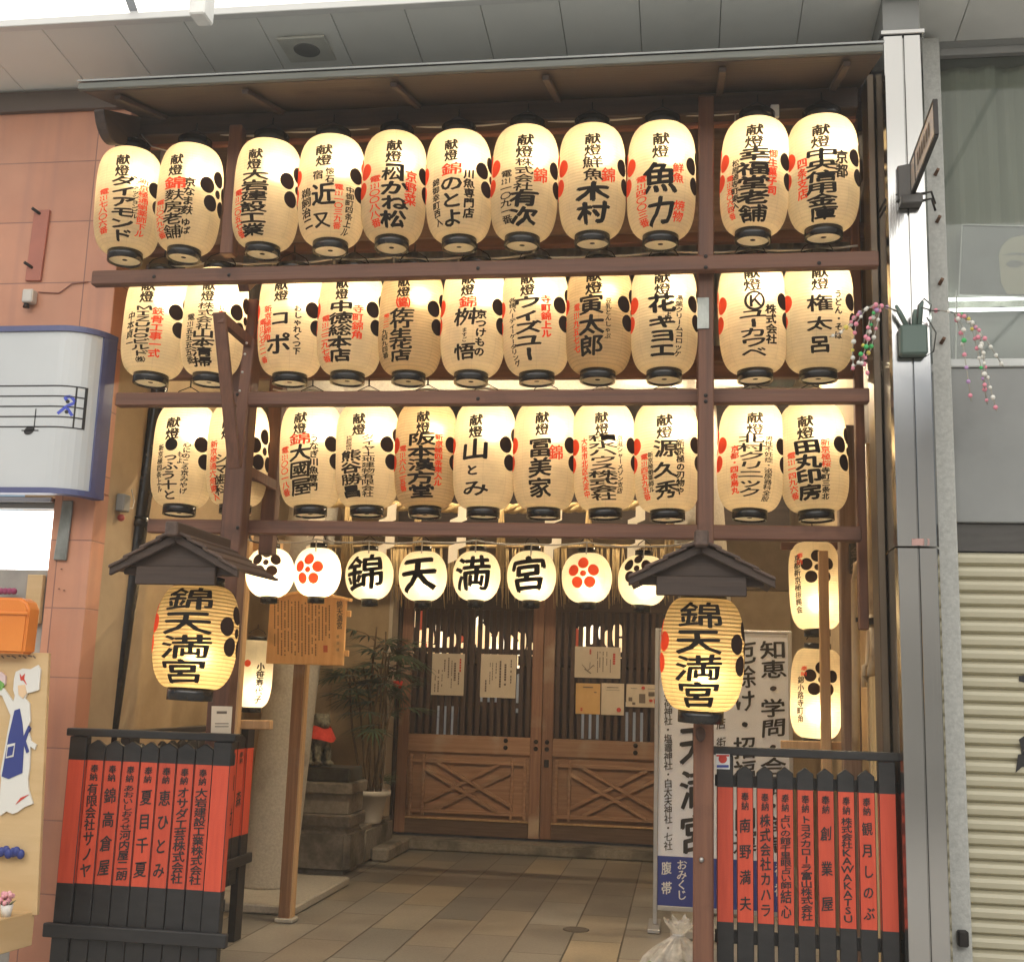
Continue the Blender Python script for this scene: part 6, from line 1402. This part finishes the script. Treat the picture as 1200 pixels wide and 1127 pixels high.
# ---------------------------------------------------------------- big lanterns under little roofs, on their posts
def big(pp, hw, y0, y1, xt, apex, eaveL, eaveR, side, postx):
    Yb = 4.50; pos = at(pp[0], pp[1], Yb); s = mpp(pos); R0 = hw*s; H = (at(pp[0], y0, Yb-.05)-at(pp[0], y1, Yb-.05)).z*.98
    geo = (R0, H, R0*.52, 2.7, 2.0); pos = fit_z(pos, (y0+y1)/2, geo)
    n4 = '錦天満宮'; ft = math.asin((xt-pp[0])*s/R0)
    y_t, y_b = y0+6, y1-5
    lt = lantern('big_lantern', f'large yellow ribbed lantern under the {side} little roof with four bold black signs', 'large ribbed lanterns under little roofs', pos, 'big'+side, geo, PAPER_BIG, BULB*1.05, -.05,
            [(n4, xt, y_t, y_b, 46, .030)], None, pp, [('k', ft+R(84), .02, 1.0), ('r', ft-R(84), .02, 1.0)])
    # post with roof
    t = thing('lantern_roof_post', f'{side} dark lapped-board gable roof on a bracket sheltering the big lantern', 'lantern roof', (pos.x, Yb, 0), 0, 'little roofs over the big lanterns')
    ap = at(*apex, Yb-.22); hwid = (at(*eaveR, Yb-.22).x-at(*eaveL, Yb-.22).x)/2; ze = at(*eaveL, Yb-.22).z; cx = ap.x; d0, d1 = Yb-.22, Yb+.26; hz = ap.z-.03-ze
    for sg in (-1, 1):
        for k in range(4):               # lapped boards from eave to ridge
            f0, f1 = k/4-.03, (k+1)/4+.05
            def P(f, lift, y): return Vector((cx+sg*hwid*(1-f), y, ze+hz*f*(1.12-.12*f)+lift))
            lift = .004+.0*k
            m = MB(); a, b = P(max(0, f0), .012+.004, d0-.003*k), P(f1, .006, d0-.003*k)
            m.prism([a, b, b+Vector((0, 0, .012)), a+Vector((0, 0, .012))], (0, d1-d0+.006*k, 0)); m.build('roof_board', ROOFW, t, bevel=.003)
        m = MB(); a, b = P(0, -.012, d0+.012), P(1, -.03, d0+.012); m.prism([a, b, b+Vector((0, 0, .035)), a+Vector((0, 0, .035))], (0, .022, 0)); m.build('bargeboard', ROOFX, t, bevel=.003)
        m = MB(); a, b = P(0, .012, d0+.03), P(1, -.005, d0+.03); m.prism([a, b, b+Vector((0, 0, .008)), a+Vector((0, 0, .008))], (0, d1-d0-.06, 0)); m.build('soffit_board', ROOFW, t)
    MB().box(cx-.026, cx+.026, d0-.035, d1+.035, ap.z-.04, ap.z+.018).build('ridge_cap', ROOFW, t, bevel=.006)
    MB().box(cx-hwid*.62, cx+hwid*.62, d0+.035, d0+.06, ze-.042, ze+.03).build('skirt_board', ROOFX, t, bevel=.003)
    MB().box(cx-hwid*.86, cx+hwid*.86, d0+.062, d0+.10, ze-.002, ze+.03).build('tie_beam', ROOFX, t, bevel=.003)
    MB().prism([(cx-hwid*.82, d0+.05, ze+.032), (cx+hwid*.82, d0+.05, ze+.032), (cx, d0+.05, ap.z-.05)], (0, .015, 0)).build('gable_board', ROOFX, t)
    x = at(postx, 900, 4.70).x
    MB().bar((x, 4.50, ze+.045), (x, 4.74, ze+.045), .04, .04, up=Vector((0, 0, 1))).build('bracket_arm', ROOFW, t, bevel=.003)
    return x
big((823, 766), 49.5, 698, 834, 820, (822, 628), (738, 682), (911, 686), 'right', 824)
big((230, 746), 47.5, 684, 808, 217, (205, 617), (133, 670), (284, 676), 'left', 225)
q = at(824, 900, 4.64); t = thing('lantern_post', 'square brown post with a round bolt, in front of the white shrine sign', 'post', (q.x, 4.68, 0))
MB().box(q.x-.037, q.x+.037, 4.62, 4.69, 0, 2.02).build('post', CEDARPOST if False else WZ, t, bevel=.005)
m = MB(); a = at(822, 1007, 4.615); m.sph(a, .010, 12, 8); m.build('bolt', flat('grey_bolt', (.35, .34, .32), .4, .8), t)
m = MB(); a = at(821, 860, 4.612); m.sph(a+Vector((0, .006, 0)), .024, 12, 8, sc_=(.8, .35, 1.2)); m.build('knot', DKZ, t)
# ---------------------------------------------------------------- lanterns inside the alcove
GEO2 = (RL*.98, .50, .07, 3.9, 2.1)
pos = at(955, 686, 7.0); lantern('paper_lantern', 'upper lantern with black plum crest deep on the right, behind a thin pale pole', 'lanterns inside the alcove', pos, 'inner', GEO2, PAPER, BULB*1.3, -.08, [('京都新京極振興会', 935, 650, 718, 6)], [('奉納', 938, 648, 662, 6)], (955, 686), [('k', .12, .09, .92)])
pos = at(957, 812, 7.0); lantern('paper_lantern', 'lower lantern with black plum crest deep on the right, above the red slat fence', 'lanterns inside the alcove', pos, 'inner', GEO2, PAPER, BULB*1.5, -.08, [('錦小路寺町角', 939, 792, 846, 6)], [('奉納', 942, 780, 792, 6)], (957, 812), [('k', .18, .08, .92)])
GEO3 = (.122, .45, .06, 3.2, 2.0)
pos = at(298, 789, 7.7); lantern('paper_lantern', 'small lantern with one thin column of writing, left of the stone pillar', 'lanterns inside the alcove', pos, 'small', GEO3, PAPER_WHITE, BULB*1.3, -.09, [('小笹寿代子', 304, 776, 824, 8, N)], [('disc', 290, 777, 4)], (298, 789), [])
pos = at(262, 706, 6.7); lantern('paper_lantern', 'lantern almost hidden behind the left big lantern and its roof', 'lanterns inside the alcove', pos, 'inner', GEO2, PAPER, BULB*5, -.05, None, None, (262, 706), [('k', .5, .0, .9)])
t = thing('inner_lantern_frame', 'thin pale wooden frame holding the lanterns on the right of the alcove', 'frame', (.76, 6.7, 0))
p0 = at(968, 880, 6.72); MB().box(p0.x-.027, p0.x+.027, 6.69, 6.73, .9, at(966, 645, 6.7).z).build('pole', PALEWOOD, t, bevel=.004)
a, b = at(915, 872, 6.8), at(1000, 874, 6.8); m = MB(); m.bar(a, b, .045, .05); m.build('rail', PALEWOOD, t, bevel=.004)
a, b = at(915, 640, 7.0), at(1000, 640, 7.0); m = MB(); m.bar(a, b, .045, .05); m.build('rail', WX, t, bevel=.004)
t = thing('inner_lantern_frame', 'thin pale wooden frame holding the lanterns on the left of the alcove', 'frame', (-2.6, 6.4, 0))
p0 = at(280, 760, 6.35); MB().box(p0.x-.03, p0.x+.03, 6.32, 6.38, at(280, 862, 6.35).z, 2.35).build('pole', PALEWOOD, t, bevel=.004)
a, b = at(262, 848, 6.45), at(318, 849, 6.45); m = MB(); m.bar(a, b, .05, .06); m.build('rail', PALEWOOD, t, bevel=.004)
a, b = at(250, 640, 6.45), at(330, 640, 6.45); m = MB(); m.bar(a, b, .05, .06); m.build('rail', PALEWOOD, t, bevel=.004)
q = at(324, 650, 6.75); t = thing('paper_strip', 'white paper strip hung behind the leftmost round lantern', 'notice', q)
m = MB(); m.prism([at(296, 628, 6.75), at(341, 634, 6.75), at(336, 662, 6.75), at(296, 660, 6.75)], (0, .003, 0)); m.build('paper', SHEET, t)

# ---------------------------------------------------------------- vermilion name-slat fences
def fence(x0, x1, Y, names, label, gap, ytop_rail, z=(1.285, 1.15, .645), rot=0, org=None, small=False, group='vermilion slat fences'):
    zr_, zt_, zb_ = z
    t = thing('slat_fence', label, 'fence', (org or Vector((x0, Y, 0))), rot, group)
    L_ = x1-x0; n = len(names); p = L_/n
    MB().box(-.015, L_+.015, -.028, .028, zr_-.018, zr_+.014).build('top_rail', BLKPAINT, t, bevel=.004, local=True)
    MB().box(-.03, L_+.04, -.042, -.012, .43, .485).build('lower_rail', BLKPAINT, t, bevel=.004, local=True)
    MB().box(0, L_, .014, .03, zt_+.0, zt_+.045).build('back_rail', BLKPAINT, t, bevel=.003, local=True)
    MB().box(0, L_, .014, .03, .56, .61).build('back_rail', BLKPAINT, t, bevel=.003, local=True)
    for i, s in enumerate(names):
        end = i in (0, n-1); w_ = p*(1-gap); a = p*i+p*gap/2; b = a+w_; zt2 = zr_-.02 if end else zt_+.062; d = .022 if end else .011
        m = MB()
        lo = .0 if end else .33
        m.box(a, b, -d, d, lo, zb_, 0); m.box(a, b, -d, d, zb_, zt_, 1)
        if end: m.box(a, b, -d, d, zt_, zt2, 0)
        else: m.prism([(a, -d, zt_), (b, -d, zt_), (b, -d, zt2), ((a+b)/2, -d, zt2+.024), (a, -d, zt2)], (0, 2*d, 0), 0)
        bmesh.ops.remove_doubles(m.bm, verts=m.bm.verts[:], dist=1e-5)
        so = m.build('end_post' if end else 'name_slat', [BLKPAINT, REDPAINT], t, bevel=.0025, local=True)
        if s:
            ik = Ink(lambda u, v, l, d=d: Vector((u, -d-.0016-l, v))); cx = (a+b)/2
            ik.column('奉納', cx, zt_-.018, zt_-.085, w_*.42, .02); 
            parts = s if isinstance(s, (list, tuple)) else [s]; v = zt_-.095; tot = sum(k for _, k in parts) if not isinstance(parts[0], str) else 1
            H_ = v-zb_-.02
            if isinstance(parts[0], str): ik.column(parts[0], cx, v, v-H_, w_*.62, .022, fill=.92 if len(parts[0]) > 5 else .62)
            else:
                for txt, k in parts: hh_ = H_*k/tot; ik.column(txt, cx, v, v-hh_, w_*.58, .022, fill=.92); v -= hh_
            io = ik.build('inscription', K_FLAT, so)
    return t
a, b = at(838, 921, 4.8), at(1051, 930, 4.8)
zT = (a.z+b.z)/2; zB = (at(838, 1078, 4.8).z+at(1051, 1090, 4.8).z)/2
ft = fence(a.x, b.x, 4.8, [None, '南野満夫', [('株式会社', 5), ('カハラ', 4)], [('占いの館千里眼占い師', 8), ('結心', 3.2)], 'トヨタカローラ富山株式会社', '創業屋', [('株式会社', 3.4), ('KAWAKATSU', 8)], [('観月', 3.2), ('しのぶ', 4.6)], None], 'vermilion slat fence with spaced name slats, between the right post and the steel column', .17, 880, (at(940, 882, 4.8).z, zT, zB))
q = at(847, 891, 4.775); tg = MB(); tg.box(q.x-.027, q.x+.027, 4.772, 4.777, q.z-.032, q.z+.026)
st = tg.build('sticker', MARK_W, ft); 
ik = px_ink(4.772, .001); ik.disc(847, -889, 5); ik.rect(839.5, 854.5, -886, -884); ik.build('sticker_print', R_FLAT, st, local=False)
for o in (st,): pass
ik = px_ink(4.772, .001); ik.rect(840, 854, -899, -896); ik.build('sticker_small_print', BLUE, st, local=False)
a, b = at(82, 892, 4.8), at(272, 901.5, 4.8)
fence(a.x, b.x, 4.8, [None, [('有限会社', 5), ('サノヤ', 5)], '錦高倉屋', [('あおいしおうせ', 5), ('河内屋二朗', 5.5)], '夏目千夏', '恵ひとみ', 'オサダ工芸株式会社', '大岩建設工業株式会社', None], 'vermilion slat fence with tightly set name slats, in front of the tiled pier', .05, 860, (at(180, 860, 4.8).z, zT, zB))
# side fence going back on the left
fence(0, 1.66, 6, [None]+['松本', '中村', '山田', '井上', '大西', '木下', '辻', '林', '北川', '西村', '川村', '森']+[None], 'vermilion slat fence running back into the alcove, behind the left fence and the stone pillar', .06, 0, (1.235, 1.10, .60), R(90), Vector((-2.60, 5.3, 0)))
q = at(261, 842, 5.0); t = thing('name_card', 'small cream card standing on the rail of the left slat fence', 'card', q)
m = MB(); m.prism([at(248, 827, 4.83), at(272, 827.5, 4.83), at(270, 862, 4.83), at(247, 860, 4.83)], (0, .004, 0)); m.build('card', SHEET, t)
ik = px_ink(4.83, .001); ik.rect(254, 266, -836, -833); ik.rect(252, 268, -848, -847); ik.rect(252, 268, -851.5, -850.5); ik.build('print', OLD_FLAT, t, local=False)
# gutter lid in the paving
q = gr(675, 1089); t = thing('drain_lid', 'small dark round drain lid in the paving slabs', 'drain', q)
MB().lathe([(.085, .001), (.085, .004), (.07, .006), (.065, .004)], 28).build('lid', mat('worn_iron_lid', (.07, .06, .05), (.13, .11, .09), rough=.6, scale=(40, 40, 40)), t, local=True)

bpy.data.objects.remove(_fo)

# ---------------------------------------------------------------- thin added volume imitating lens glare
hm = bpy.data.materials.new('glare_veil'); hm.use_nodes = True; nt = hm.node_tree; nt.nodes.clear()
out = nt.nodes.new('ShaderNodeOutputMaterial'); pv = nt.nodes.new('ShaderNodeVolumePrincipled')
pv.inputs['Density'].default_value = GLARE_DENSITY; pv.inputs['Color'].default_value = (.95, .945, .93, 1); pv.inputs['Anisotropy'].default_value = .5
nt.links.new(pv.outputs[0], out.inputs['Volume'])
hz = MB().box(-40, 40, -15, 45, -1.0, 7.0).build('glare_volume', hm); hz['kind'] = 'stuff'
cy.volume_bounces = 1
